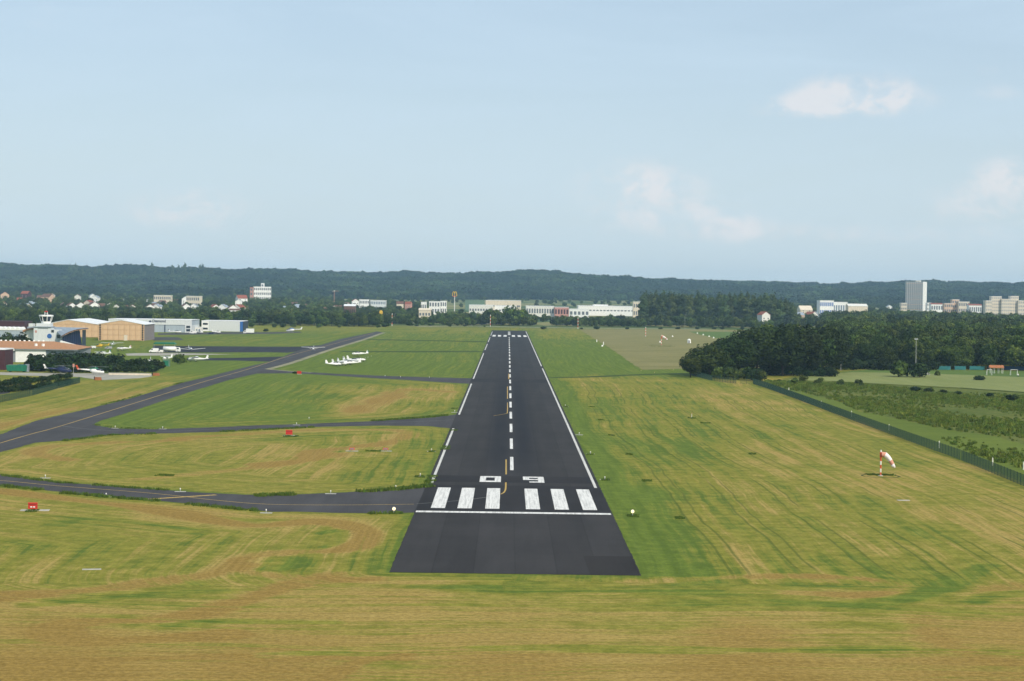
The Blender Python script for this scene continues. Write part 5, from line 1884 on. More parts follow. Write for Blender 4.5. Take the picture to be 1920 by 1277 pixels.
SCRUB = poly([(2100, 878), (1925, 834), (1850, 815), (1773, 806), (1697, 788), (1613, 772), (1575, 754), (1513, 738), (1470, 728), (1432, 720), (1440, 713), (1500, 717), (1580, 719), (1650, 724), (1800, 734), (1925, 742), (2150, 754)])
SCRUB2 = poly([(2100, 920), (1925, 880), (1850, 862), (1800, 842), (1765, 822), (1800, 820), (1870, 826), (1925, 845), (2100, 895)])
MOWN = poly([(2100, 957), (1925, 905), (1800, 862), (1700, 824), (1600, 785), (1500, 748), (1438, 724), (1470, 727), (1513, 738), (1575, 754), (1613, 772), (1697, 788), (1773, 806), (1850, 815), (1925, 834), (2100, 878)])
sheet('mown_strip', MOWN, .012, M['lushstrip'], label='bright green mown strip along the outside of the green fence', cat='grass strip')
rw_ = np.random.default_rng(5)
xs, ys = rw_.uniform(60, 330, 60000), rw_.uniform(330, 760, 60000)
pick = inside(SCRUB, xs, ys) | inside(SCRUB2, xs, ys)
dn = np.sin(xs / 13 + ys / 29) + np.sin(xs / 31 - ys / 17 + 1) + np.sin(xs / 6.1 + ys / 41)
pick &= rw_.uniform(-2.6, 1.4, len(xs)) < dn
xs, ys, dn = xs[pick], ys[pick], dn[pick]
gn_scatter('weeds', np.stack([xs, ys, np.zeros(len(xs))], 1), rw_.uniform(.28, .75, len(xs)) * (1 + .14 * dn), rw_.uniform(0, 6.28, len(xs)), rw_.integers(0, 4, len(xs)),
           [tuft_mesh('weed', 26, 1.0, .9, 60 + k, M['leafW'] if k < 3 else M['leafT']) for k in range(4)], 'tall brownish green weeds over the rough ground outside the fence')
pts, sc_ = [], []


def fringe(pp, dens, hmul=1.0, width=.9, gap=.35):
    L = [Vector((*g(*p), 0)) for p in pp]
    for a, b in zip(L, L[1:]):
        ln = (b - a).length
        nrm = Vector((-(b - a).y, (b - a).x, 0)).normalized()
        for k in range(int(ln * dens)):
            t_ = RNG.random()
            p = a.lerp(b, t_)
            if math.sin(p.x / 9 + p.y / 14) + math.sin(p.x / 3.7 - p.y / 23) < -1 + 2 * gap:
                continue
            p = p + nrm * RNG.uniform(-width, width)
            pts.append((p.x, p.y, 0))
            sc_.append(RNG.uniform(.5, 1.2) * hmul)


fringe([(480, 930.5), (554, 928), (633, 925), (742, 918.5), (804, 912)], 9, 1.2, 1.0, .3)
fringe([(0, 891), (108, 905), (248, 915), (350, 922), (455, 928)], 5, .9, .6, .5)
fringe([(0, 911), (146, 927.5), (271, 938), (423, 952.5), (510, 961), (640, 963.5), (776, 963.5)], 6, 1.0, .8, .5)
fringe([(178, 796.5), (216, 803), (291, 804.4), (408, 800.4)], 3, .8, .6, .4)
fringe([(700, 789.5), (808, 782.5), (861, 776)], 6, 1.1, .8, .3)
fringe([(120, 827), (204, 816.5), (405, 810.5), (589, 801.3)], 4, 1.0, .7, .4)
fringe([(0, 813.5), (67, 787.8), (175, 763.5), (251, 744.8), (340, 717.5)], 2, .7, .6, .6)
fringe([(804, 908), (850, 806)], 3, .8, .8, .5)
for px, py, w in ((1060, 762.5, 4), (1110, 763, 5), (1127, 787.5, 5), (1147, 816, 5), (1107, 852, 6), (1180, 852, 6), (1134, 899.5, 7), (1212, 901.5, 9), (1275, 971, 8), (1186, 967, 10), (738, 962, 8), (809, 846.5, 6), (852, 766, 6), (700, 845.5, 14), (545, 818, 14), (788, 893.5, 9),
                  (310, 891, 16), (1650, 890, 26), (1240, 649, 22), (62, 958, 10), (1322, 793, 9), (1410, 851, 7), (1297, 784, 7)):
    a = g(px - w, py)
    b = g(px + w, py)
    for k in range(int(w * 5)):
        t_ = RNG.random()
        pts.append((a[0] + (b[0] - a[0]) * t_, a[1] + RNG.uniform(-1.6, 1.2) * (1 if py > 700 else 3), 0))
        sc_.append(RNG.uniform(.25, .65))
gn_scatter('rough_grass', pts, sc_, [RNG.uniform(0, 6.28) for _ in pts], [RNG.randrange(3) for _ in pts], [tuft_mesh('grass_tuft', 14, .42, .5, 80 + k, M['leafT']) for k in range(3)], 'uncut dark grass along pavement edges and round the lights')

# ------------------------------------------------------------------ fences
def mesh_fence(label, pts, hgt, pitch=2.5, group=None):
    L = [Vector((*p, 0)) for p in pts]
    o = thing('mesh_fence', label, 'fence', tuple(L[0]), 0, group)
    post = MB().box(-.045, .045, -.045, .045, -.1, hgt + .1).mesh('fence_post', M['fence'])
    mb = MB()
    nb = 26
    for k in range(nb):
        x = .06 + (pitch - .12) * k / (nb - 1)
        mb.box(x - .008, x + .008, -.006, .006, .05, hgt)
    for z in (.06, hgt * .34, hgt * .67, hgt - .02):
        mb.box(.05, pitch - .05, -.022, -.008, z - .014, z + .014)
    pan = mb.mesh('wire_panel', M['fence'])
    carry = 0.0
    for a, b in zip(L, L[1:]):
        ln = (b - a).length
        u_ = (b - a).normalized()
        ang = math.atan2(u_.y, u_.x)
        s_ = 0.0
        while s_ + pitch * .6 < ln:
            p = a + u_ * s_ - L[0]
            q = link(bpy.data.objects.new('post', post), o)
            q.location = p
            q.rotation_euler = (0, 0, ang)
            w = link(bpy.data.objects.new('wire_panel', pan), o)
            w.location = p
            w.rotation_euler = (0, 0, ang)
            s_ += pitch
    q = link(bpy.data.objects.new('post', post), o)
    q.location = L[-1] - L[0]
    return o


mesh_fence('long dark green wire mesh fence running down the right side of the airfield', poly([(2005, 946), (1920, 912), (1800, 862), (1700, 826), (1600, 789), (1500, 751), (1440, 729), (1412, 720), (1380, 719.5), (1335, 714), (1305, 706), (1294, 703)]), 2.1)
mesh_fence('dark green wire mesh fence in front of the hedge at the left edge', poly([(-40, 763), (0, 755), (60, 742), (110, 728), (150, 718)]), 2.0)
pp = MB().box(-.09, .09, -.09, .09, 0, 1.5)
pm = pp.mesh('boundary_post_shape', M['postwhite'])
pc = MB().prism([(-.1, 1.5), (.1, 1.5), (0, 1.62)], 'y', -.1, .1).mesh('boundary_post_cap', M['postwhite'])
where = ('standing at the right edge of the photo behind the fence', 'second in from the right edge behind the fence', 'outside the fence above and right of the windsock', 'outside the fence midway along the mown strip', 'outside the fence where the mown strip narrows',
         'outside the fence below the crop strip', 'at the top of the mown strip, lower of the close ones', 'at the top of the mown strip, taller of the close ones', 'first of the pair next to the fence bend', 'second of the pair next to the fence bend')
for (px, py), wl in zip(((1919, 881), (1861, 873), (1761, 840), (1667, 807.5), (1596.5, 781), (1540, 761.5), (1489, 744.5), (1479, 735.5), (1454, 732.5), (1447.5, 730.5)), where):
    x, y = g(px, py)
    o = thing('boundary_post', 'short white post ' + wl, 'post', (x, y, 0), .2, 'white posts along the mown strip')
    link(bpy.data.objects.new('shaft', pm), o)
    link(bpy.data.objects.new('cap', pc), o)

# ------------------------------------------------------------------ windsocks, poles, signs, lights
def banded_pole(o, h, r, bands, cols):
    for k in range(bands):
        MB().tube((0, 0, h * k / bands), (0, 0, h * (k + 1) / bands), r, n=10).build('pole_band', M[cols[k % len(cols)]], o)


def windsock(label, px, py, pole_h, r, sock, rz):
    x, y = g(px, py)
    o = thing('windsock', label, 'windsock', (x, y, 0), 0)
    banded_pole(o, pole_h, r, 7, ['redorange', 'postwhite'])
    MB().tube((0, 0, pole_h * 6 / 7), (0, 0, pole_h * 1.0), r * 1.02, n=10).build('pole_tip', M['postwhite'], o)
    hub = pole_h * .80
    nseg = 5
    path = sock
    rad = [.52, .50, .45, .40, .35, .29]
    cols = ['sockred', 'sockwhite', 'sockwhite', 'sockred', 'sockwhite', 'redorange']
    P = [Vector((a, b, hub + c)) for a, b, c in path]
    k_ = pole_h / 4.8
    for i in range(len(P) - 1):
        d = (P[i + 1] - P[max(i - 1, 0)]).normalized()
        mb = MB()
        rings = []
        for q, (p, rr) in enumerate(((P[i], rad[i]), (P[i + 1], rad[i + 1]))):
            dd = (P[min(i + q + 1, len(P) - 1)] - P[max(i + q - 1, 0)]).normalized()
            a = dd.cross(Vector((0, 1, .2))).normalized()
            b = dd.cross(a)
            rings.append([tuple(p + (a * math.cos(2 * math.pi * j / 12) + b * math.sin(2 * math.pi * j / 12)) * rr * k_) for j in range(12)])
        mb.loft(rings, caps=(i == len(P) - 2))
        mb.build('sock_band', M[cols[i % len(cols)]], o, smooth=True)
    fr = MB()
    fr.tube((0, 0, hub - .5 * k_), (0, 0, hub + .55 * k_), r * 1.5, n=10)
    fr.build('swivel_collar', M['redorange'], o)
    st = MB()
    for a in (0, 2.1, 4.2):
        st.tube((math.cos(a) * .25, math.sin(a) * .25, 0), (0, 0, .5), .06, n=5)
    st.tube((0, 0, -.02), (0, 0, .12), .45 * k_, n=12)
    st.build('base', M['concrete'], o)
    return o


windsock('red and white windsock drooping from a banded pole on the dry turf near the fence', 1651, 892.5, 4.9, .15, [(.15, 0, .15), (.75, -.1, .1), (1.3, -.15, -.35), (1.75, -.2, -.95), (2.15, -.2, -1.65), (2.5, -.2, -2.3)], 0)
windsock('far red and white windsock on the tan stubble field', 1240, 647, 6.6, .22, [(.2, 0, .5), (.9, -.1, .35), (1.7, -.15, -.1), (2.5, -.2, -.6), (3.2, -.2, -1.2), (3.9, -.2, -1.6)], 0)
for px, py in ((1651, 892.5), (1240, 647)):
    x, y = g(px, py)
    big = 1 if py > 700 else 1.9
    mb = MB()
    n = 28
    for k in range(n):
        a0, a1 = 2 * math.pi * k / n, 2 * math.pi * (k + 1) / n
        r0_, r1_ = 3.2 * big, 3.7 * big
        mb.face([(x + r0_ * math.cos(a0), y + r0_ * math.sin(a0), .02), (x + r1_ * math.cos(a0), y + r1_ * math.sin(a0), .02), (x + r1_ * math.cos(a1), y + r1_ * math.sin(a1), .02), (x + r0_ * math.cos(a1), y + r0_ * math.sin(a1), .02)])
    tag(mb.build('soil_ring', M['soil']), 'ring of dark rough turf round the foot of a windsock', 'turf ring', kind='structure')
for px, py, h, lab in ((1210.5, 631, 7.5, 'slim red and white banded pole standing on the stubble field'), (1083.5, 617, 11, 'slim red and white pole at the corner of the stubble field past the runway end'),
                       (919.3, 612.5, 11.5, 'slim red and white pole just left of the far end of the runway'), (735, 611.5, 12, 'slim red and white pole past the end of the slanting taxiway')):
    x, y = g(px, py)
    o = thing('marker_pole', lab, 'pole', (x, y, 0), 0, 'red and white poles round the runway end')
    banded_pole(o, h, .28, 7, ['postwhite', 'redorange'])
    MB().tube((0, 0, 0), (0, 0, .2), .6, n=8).build('base', M['concrete'], o)


def slab(x, y, w, d, label, rz=0.0, cat='slab'):
    o = MB().box(-w / 2, w / 2, -d / 2, d / 2, -.05, .07).build('concrete_slab', M['concrete'], None, (x, y, 0))
    o.rotation_euler = (0, 0, rz)
    return tag(o, label, cat, 'concrete slabs in the turf')


def red_sign(px, py, w, h, label, lettered, slabw, rz=0.0):
    x, y = g(px, py)
    slab(x + slabw * .06, y + .3, slabw, 1.6, 'pale concrete slab under the ' + label, .12)
    o = thing('taxiway_sign', label, 'sign', (x, y, .075), rz)
    bd = MB().box(-w / 2, w / 2, -.14, .14, .25, .25 + h).build('board', M['red'], o)
    fr = MB()
    fr.box(-w / 2 - .04, w / 2 + .04, -.16, .16, .25 + h, .30 + h)
    fr.box(-w / 2 - .04, w / 2 + .04, -.16, .16, .20, .25)
    fr.build('frame', M['redorange'], o)
    for sx in (-.36, .36):
        MB().tube((sx * w, 0, 0), (sx * w, 0, .25), .05, n=6).build('leg', M['steel'], o)
    MB().box(-w / 2 + .06, w / 2 - .06, -.165, -.141, .25 + h * .70, .25 + h * .76).build('dark_line', M['maroon'], o)
    if lettered:
        for a, b in ((-.26, -.03), (.06, .28)):
            MB().box(a * w, b * w, -.165, -.141, .25 + h * .18, .25 + h * .40).build('pale_mark', M['sockwhite'], o)


red_sign(61.5, 957.5, 1.35, .85, 'red sign board on the near turf at the left of the photo', True, 4.2)
red_sign(542, 817, 1.5, .95, 'small bright red sign board on the infield near the narrow taxiway', False, 3.2)
red_sign(561, 702, 1.7, .95, 'small dull red sign board beside the thin taxiway below the gliders', False, 1.9)


def edge_light(px, py, label, sl=True, col='postwhite', group='small edge lights in the turf', big=1.0):
    x, y = g(px, py)
    if sl:
        s_ = MB().box(-.9 * big, .9 * big, -.45, .45, -.05, .05).build('concrete_slab', M['concrete'], None, (x, y, 0))
        tag(s_, 'pale slab under the ' + label, 'slab')
    o = thing('edge_light', label, 'light', (x, y, .05 if sl else 0), 0, group)
    MB().tube((0, 0, 0), (0, 0, .35), .07, n=6).build('stem', M['steel'], o)
    MB().tube((0, 0, .35), (0, 0, .55), .11, .08, n=8).build('lamp_head', M[col], o)


for px, py, lab in ((1060, 762.5, 'edge light right of the runway level with the upper infield edge'), (1086, 815.5, 'edge light right of the runway above the white number'), (1107, 851.5, 'edge light right of the runway level with the yellow line'),
                    (1134, 899.5, 'edge light right of the runway beside the white number'), (852.5, 773.5, 'edge light left of the runway above the narrow taxiway mouth'), (809, 846.5, 'edge light left of the runway above the lower infield'),
                    (788, 893.5, 'edge light left of the runway beside the white number'), (620, 926, 'edge light on the far side of the nearest taxiway, left one'), (742, 916.5, 'edge light on the far side of the nearest taxiway by the runway'),
                    (199, 931.5, 'edge light on the near side of the nearest taxiway, left one'), (499, 962, 'edge light on the near side of the nearest taxiway, right one'), (338, 922, 'edge light on the far side of the nearest taxiway at its bend'),
                    (85, 896.5, 'edge light on the far side of the nearest taxiway at the photo edge'), (556, 797, 'edge light at the narrow taxiway above the red sign'), (216, 803, 'edge light at the tip of the green infield'), (305, 804.5, 'edge light at the lower rim of the green infield')):
    edge_light(px, py, lab)
for px, py, lab in ((579.5, 786, 'yellowish light alone on the green infield'), (722, 706, 'whitish light by the thin taxiway, first of three'), (751, 708, 'whitish light by the thin taxiway, second of three'), (805, 709, 'whitish light by the thin taxiway nearest the runway'),
                    (884, 628, 'yellow marker left of the far runway end'), (1028, 630, 'yellow marker right of the far runway end'), (1202, 696, 'yellow marker in the grass at the corner of the stubble field'), (1227, 700, 'yellow marker lowest of three below the stubble field'), (1263, 694, 'yellow marker nearest the dark clump below the stubble field')):
    edge_light(px, py, lab, False, 'yellow' if 'yellow m' in lab else 'postwhite', 'yellow and white markers in the turf')
slab(*g(172, 1068), 2.2, .6, 'bare pale slab in the near turf below the red sign', .2)
slab(*g(1694, 938.5), 2.0, .9, 'bare pinkish slab in the dry turf below the windsock', .1)
for px, lab in ((660, 'low approach light box on a slab, left of the pair in the infield'), (723, 'low approach light box on a slab, right of the pair in the infield')):
    x, y = g(px, 846)
    slab(x, y, 2.6, 1.1, 'pale slab under the ' + lab)
    o = thing('approach_light_box', lab, 'light', (x, y, .075), 0, 'approach light boxes in the infield')
    MB().box(-.55, .55, -.35, .35, .25, .62).build('housing', M['redorange'], o)
    MB().box(-.42, .42, -.37, -.351, .32, .54).build('lens', M['paleglass'], o)
    for sx in (-.4, .4):
        for sy in (-.22, .22):
            MB().tube((sx, sy, 0), (sx, sy, .25), .035, n=5).build('leg', M['steel'], o)
for px, py, lab in ((738.5, 963, 'lit threshold lamp left of the white bars'), (1186, 968, 'lit threshold lamp right of the white bars')):
    x, y = g(px, py)
    o = thing('threshold_lamp', lab, 'lamp', (x, y, 0), 0, 'lit lamps either side of the threshold')
    MB().tube((0, 0, 0), (0, 0, .45), .06, n=6).build('stem', M['steel'], o)
    MB().tube((0, .16, .72), (0, -.08, .72), .27, .25, n=14).build('housing', M['postwhite'], o)
    MB().tube((0, -.085, .72), (0, -.12, .72), .24, .22, n=14).build('lens', M['lamp'], o)
x, y = g(1297, 783)
o = thing('marker_post', 'thin white marker post with a dark tuft on the right hand turf', 'post', (x, y, 0))
MB().box(-.06, .06, -.06, .06, 0, 1.1).build('shaft', M['postwhite'], o)
MB().box(-.07, .07, -.07, .07, 1.1, 1.25).build('cap', M['redorange'], o)

# white marker boards, balls and cones on the far right fields
for px, py, w, h, lab in ((1119, 642, .5, 1.9, 'thin white board, upper of those on the stubble field corner line'), (1131.5, 648, .5, 2.4, 'thin white upright board beside the white cone at the stubble edge'), (1305, 681, .7, 2.4, 'white upright board in front of the dark clump')):
    x, y = g(px, py)
    o = thing('marker_board', lab, 'marker', (x, y, 0))
    MB().box(-w / 2, w / 2, -.08, .08, .25, h).build('board', M['white'], o)
    MB().tube((0, 0, 0), (0, 0, .25), .05, n=5).build('foot', M['steel'], o)
cone = MB().tube((0, 0, .06), (0, 0, 1.0), .62, .18, n=10).mesh('cone_body', M['white'])
cbase = MB().box(-.7, .7, -.7, .7, 0, .06).mesh('cone_base', M['postwhite'])
for px, py, lab in ((1129, 649.5, 'white cone at the edge of the stubble field'), (1307.5, 625.5, 'white cone on the meadow, furthest from the clump'), (1318.5, 628.5, 'white cone on the meadow, second from the stubble field'), (1329.5, 631.5, 'white cone on the meadow, third towards the clump'),
                    (1338, 634, 'white cone on the meadow, fourth towards the clump'), (1386, 625, 'white cone high on the meadow near the trees'), (1399, 628, 'white cone closest to the tall trees of the meadow'), (1261, 631.5, 'white cone beside the far windsock'), (1237.5, 642, 'white cone at the foot of the far windsock')):
    x, y = g(px, py)
    o = thing('marker_cone', lab, 'cone', (x, y, .02), 0, 'white cones on the far fields')
    link(bpy.data.objects.new('cone', cone), o)
    link(bpy.data.objects.new('base', cbase), o)
x, y = g(1292, 643.5)
o = thing('shelter_tent', 'small white round shelter with a conical top on the stubble field', 'tent', (x, y, .012))
MB().tube((0, 0, 0), (0, 0, 2.2), 1.25, 1.25, n=14).build('wall', M['white'], o)
MB().tube((0, 0, 2.2), (0, 0, 3.1), 1.4, .15, n=14).build('roof', M['white'], o)
MB().box(-.45, .45, -1.3, -1.2, 0, 1.8).build('door', M['greypaint'], o)

# lamp posts, floodlights
for px, py, h, lab in ((909.5, 608, 9, 'thin grey lamp post left of the red and white pole at the runway end'), (1034.5, 611, 11, 'thin grey lamp post, left of a close pair past the runway end'), (1038.5, 611, 12, 'thin grey lamp post, right of a close pair past the runway end'),
                       (1095, 608, 9, 'thin grey lamp post right of the red and white pole'), (1192.5, 613, 11, 'thin grey lamp post before the first poplars'), (1284, 615, 13, 'thin grey lamp post before the middle of the poplars'),
                       (725, 607, 10, 'thin grey lamp post left of the red and white pole by the taxiway end'), (740, 607, 10, 'thin grey lamp post right of the red and white pole by the taxiway end')):
    x, y = g(px, py)
    o = thing('lamp_post', lab, 'lamp post', (x, y, 0), RNG.uniform(0, 3), 'lamp posts past the runway end')
    MB().tube((0, 0, 0), (0, 0, h), .16, .09, n=6).build('pole', M['steel'], o)
    MB().tube((0, 0, h), (1.6, 0, h + .25), .07, n=5).build('arm', M['steel'], o)
    MB().box(1.3, 2.1, -.16, .16, h + .18, h + .34).build('lamp_head', M['steel'], o)
for px, pt, dd, lab in ((1718, 636.5, 842, 'tall floodlight pole at the edge of the wood, its lamp pale against the trees'), (1577.5, 638.5, 845, 'floodlight pole half lost in the dark edge of the wood')):
    p = at(px, pt, dd)
    o = thing('floodlight_pole', lab, 'floodlight', (p.x, dd, 0), 0, 'floodlights of the sports pitch')
    MB().tube((0, 0, 0), (0, 0, p.z), .17, .11, n=8).build('pole', M['steel'], o)
    MB().box(-.7, .7, -.25, .1, p.z - .1, p.z + .45).build('lamp_head', M['white'], o)
    MB().box(-.6, .6, -.29, -.251, p.z, p.z + .36).build('lens', M['paleglass'], o)

# sports pitch furniture
for px0, px1, lab in ((1850.5, 1862, 'white goal frame, left one on the sports pitch'), (1895, 1909.5, 'white goal frame, right one on the sports pitch')):
    (xa, y), (xb, _y) = g(px0, 703.5), g(px1, 704)
    o = thing('goal', lab, 'goal', ((xa + xb) / 2, y, .02), 0, 'goals on the sports pitch')
    w = (xb - xa) / 2
    for sx in (-w, w):
        MB().tube((sx, 0, 0), (sx, 0, 2.4), .09, n=6).build('upright', M['white'], o)
        MB().tube((sx, 0, 2.4), (sx, 1.4, 0), .06, n=6).build('stay', M['white'], o)
    MB().tube((-w, 0, 2.4), (w, 0, 2.4), .09, n=6).build('crossbar', M['white'], o)
for px0, px1, mt_, lab in ((1758, 1786, 'teal', 'teal screen banner at the foot of the wood, left one'), (1790, 1815, 'teal', 'teal screen banner at the foot of the wood, middle one'), (1818, 1850, 'teal', 'teal screen banner left of the orange shelter'),
                           (1882, 1935, 'bluebanner', 'blue screen banner right of the orange shelter')):
    (xa, y), (xb, _y) = g(px0, 694), g(px1, 695)
    o = thing('banner_screen', lab, 'banner', ((xa + xb) / 2, y, 0), 0, 'screens along the pitch')
    w = (xb - xa) / 2
    MB().box(-w, w, -.04, .04, .2, 1.9).build('cloth', M[mt_], o)
    for k in range(4):
        MB().tube((-w + w * 2 * k / 3, .09, 0), (-w + w * 2 * k / 3, .09, 2.1), .05, n=5).build('post', M['steel'], o)
(xa, y), (xb, _y) = g(1854, 700), g(1879, 700)
o = thing('play_shelter', 'orange roofed open shelter with pale legs beside the pitch', 'shelter', ((xa + xb) / 2, y, .02))
w = (xb - xa) / 2
MB().prism([(-1.4, 2.5), (1.4, 2.5), (0, 3.7)], 'x', -w, w).build('roof', M['cratewood'], o)
for sx in (-.85, -.3, .3, .85):
    for sy in (-1, 1):
        MB().tube((sx * w, sy, 0), (sx * w, sy, 2.5), .08, n=6).build('leg', M['white'], o)
x, y = g(1739, 708)
o = thing('notice_board', 'small white notice board on legs at the rim of the crop strip', 'sign', (x, y, .02))
MB().box(-.95, .95, -.06, .06, 1.2, 2.0).build('board', M['white'], o)
for sx in (-.7, .7):
    MB().tube((sx, .1, 0), (sx, .1, 1.9), .05, n=6).build('leg', M['steel'], o)
x, y = g(1909, 708)
o = thing('person', 'person in white top standing by the right goal', 'person', (x, y, .02))


# ------------------------------------------------------------------ people (tiny, one continuous skinned figure)
def person_body(o, top, legs, skin, hair):
    J = {'pel': (0, 0, .95, .15), 'chest': (0, 0, 1.32, .18), 'neck': (0, 0, 1.52, .065), 'head0': (0, -.01, 1.60, .09), 'head1': (0, -.02, 1.72, .10), 'shL': (-.2, 0, 1.45, .075), 'elL': (-.26, .02, 1.16, .05), 'wrL': (-.27, -.06, .92, .037),
         'shR': (.2, 0, 1.45, .075), 'elR': (.26, .02, 1.16, .05), 'wrR': (.27, -.06, .92, .037), 'hiL': (-.1, 0, .88, .10), 'knL': (-.12, -.02, .5, .07), 'anL': (-.13, .03, .09, .05), 'toL': (-.13, -.12, .05, .045),
         'hiR': (.1, 0, .88, .10), 'knR': (.12, -.04, .5, .07), 'anR': (.13, .01, .09, .05), 'toR': (.13, -.14, .05, .045)}
    E_ = [('pel', 'chest'), ('chest', 'neck'), ('neck', 'head0'), ('head0', 'head1'), ('chest', 'shL'), ('shL', 'elL'), ('elL', 'wrL'), ('chest', 'shR'), ('shR', 'elR'), ('elR', 'wrR'), ('pel', 'hiL'), ('hiL', 'knL'), ('knL', 'anL'), ('anL', 'toL'), ('pel', 'hiR'), ('hiR', 'knR'), ('knR', 'anR'), ('anR', 'toR')]
    names = list(J)
    me = bpy.data.meshes.new('person_body')
    me.from_pydata([J[n][:3] for n in names], [(names.index(a), names.index(b)) for a, b in E_], [])
    b = link(bpy.data.objects.new('body', me), o)
    md = b.modifiers.new('skin', 'SKIN')
    for i, n in enumerate(names):
        me.skin_vertices[0].data[i].radius = (J[n][3], J[n][3] * .85)
        me.skin_vertices[0].data[i].use_root = (n == 'pel')
    b.modifiers.new('sub', 'SUBSURF').levels = 1
    mt, t, p = base_mat('person_clothes')
    tc = N(t, 'ShaderNodeTexCoord')
    sp = N(t, 'ShaderNodeSeparateXYZ')
    t.links.new(tc.outputs['Object'], sp.inputs[0])
    c = mixc(t, mth(t, 'GREATER_THAN', sp.outputs[2], .95), legs, top)
    c = mixc(t, mth(t, 'GREATER_THAN', sp.outputs[2], 1.54), c, skin)
    c = mixc(t, mth(t, 'GREATER_THAN', sp.outputs[2], 1.74), c, hair)
    t.links.new(c, p.inputs['Base Color'])
    me.materials.append(mt)


person_body(o, (.75, .74, .72), (.05, .05, .07), (.45, .28, .2), (.03, .02, .015))


# ------------------------------------------------------------------ aircraft
def sect(y, w, h, z, n=10):
    return [(w / 2 * math.cos(2 * math.pi * k / n), y, z + h / 2 * math.sin(2 * math.pi * k / n)) for k in range(n)]


def plane(label, x, y, rz, high=True, span=10.5, length=7.8, body='white', trim='blue', ttail=False, gear_h=.9, group='light aeroplanes parked on the airfield', name='aeroplane', prop=True, chord=1.5, z=0.02):
    """nose towards local -y"""
    o = thing(name, label, 'aeroplane', (x, y, z), rz, group)
    L, c = length, gear_h + .35
    fw = 1.15
    fu = MB().loft([sect(-L * .36, .35, .4, c - .05), sect(-L * .33, .8, .85, c), sect(-L * .18, fw * .95, 1.1, c + .05), sect(-L * .02, fw, 1.35, c + .16), sect(L * .14, fw * .85, 1.15, c + .15), sect(L * .38, .5, .6, c + .18), sect(L * .62, .16, .28, c + .26)])
    fu.build('fuselage', M[body], o, smooth=True)
    st = MB().loft([[(q[0] * 1.02, q[1], q[2] * .5 + c * .5) for q in sect(yy_, w_, .22, c)] for yy_, w_ in ((-L * .30, .9), (-L * .1, fw * 1.0), (L * .14, fw * .87), (L * .40, .5))])
    st.build('trim_stripe', M[trim], o)
    if high:
        zw, y0 = c + .78, -L * .17
    else:
        zw, y0 = c - .38, -L * .15
    dih = .03 if high else .09
    for s in (-1, 1):
        mb = MB()

        def af(xx, ch, zz):
            return [(s * xx, y0 + (chord - ch) * .3, zz), (s * xx, y0 + (chord - ch) * .3 + ch * .3, zz + .12 * ch / 1.5), (s * xx, y0 + (chord - ch) * .3 + ch, zz + .02), (s * xx, y0 + (chord - ch) * .3 + ch * .35, zz - .06)]
        mb.loft([af(.0 if high else .3, chord, zw), af(span * .28, chord * .98, zw + span * .28 * dih), af(span * .5, chord * .68, zw + span * .5 * dih)])
        mb.build('wing', M[body], o)
        if high:
            MB().tube((s * .5, y0 + .6, c - .3), (s * span * .24, y0 + .5, zw + .1), .06, n=5).build('wing_strut', M[body], o)
    zt = c + .3
    ty = L * .5
    zf = zt + 1.55
    fin = MB()
    fin.loft([[(-.06, ty - .35, zt), (.06, ty - .35, zt), (.04, ty + .95, zt), (-.04, ty + .95, zt)], [(-.035, ty + .45, zf), (.035, ty + .45, zf), (.03, ty + 1.05, zf), (-.03, ty + 1.05, zf)]])
    fin.build('fin', M[body], o)
    MB().box(-.05, .05, ty + .55, ty + 1.08, zt + .75, zf + .02).build('rudder', M[trim], o)
    zh = zf if ttail else zt + .05
    hz_ = MB()
    hz_.loft([[(-1.7, ty + .35, zh), (-1.7, ty + .95, zh), (-1.7, ty + .95, zh + .06), (-1.7, ty + .35, zh + .06)], [(0, ty + .1, zh), (0, ty + 1.0, zh), (0, ty + 1.0, zh + .09), (0, ty + .1, zh + .09)], [(1.7, ty + .35, zh), (1.7, ty + .95, zh), (1.7, ty + .95, zh + .06), (1.7, ty + .35, zh + .06)]])
    hz_.build('tailplane', M[body], o)
    cp = MB().loft([sect(-L * .17, fw * .7, .5, c + .48), sect(-L * .09, fw * .9, .72, c + .66), sect(L * .06, fw * .85, .70, c + .64), sect(L * .16, fw * .5, .3, c + .5)])
    cp.build('canopy', M['glass'], o, smooth=True)
    if prop:
        pr = MB().box(-.95, .95, -L * .375, -L * .365, c - .1, c + .06)
        pr.build('propeller', M['dark'], o)
        MB().tube((0, -L * .36, c - .03), (0, -L * .40, c - .03), .18, .04, n=8).build('spinner', M[trim], o)
    for wx, wy in ((-1.1, L * .02), (1.1, L * .02), (0, -L * .27)):
        MB().tube((wx * .35, wy, c - .4), (wx, wy, .25), .05, n=5).build('gear_leg', M[body], o)
        MB().tube((wx - .08, wy, .22), (wx + .08, wy, .22), .22, n=12).build('wheel', M['dark'], o)
    return o


def gp(px, py):
    return g(px, py)


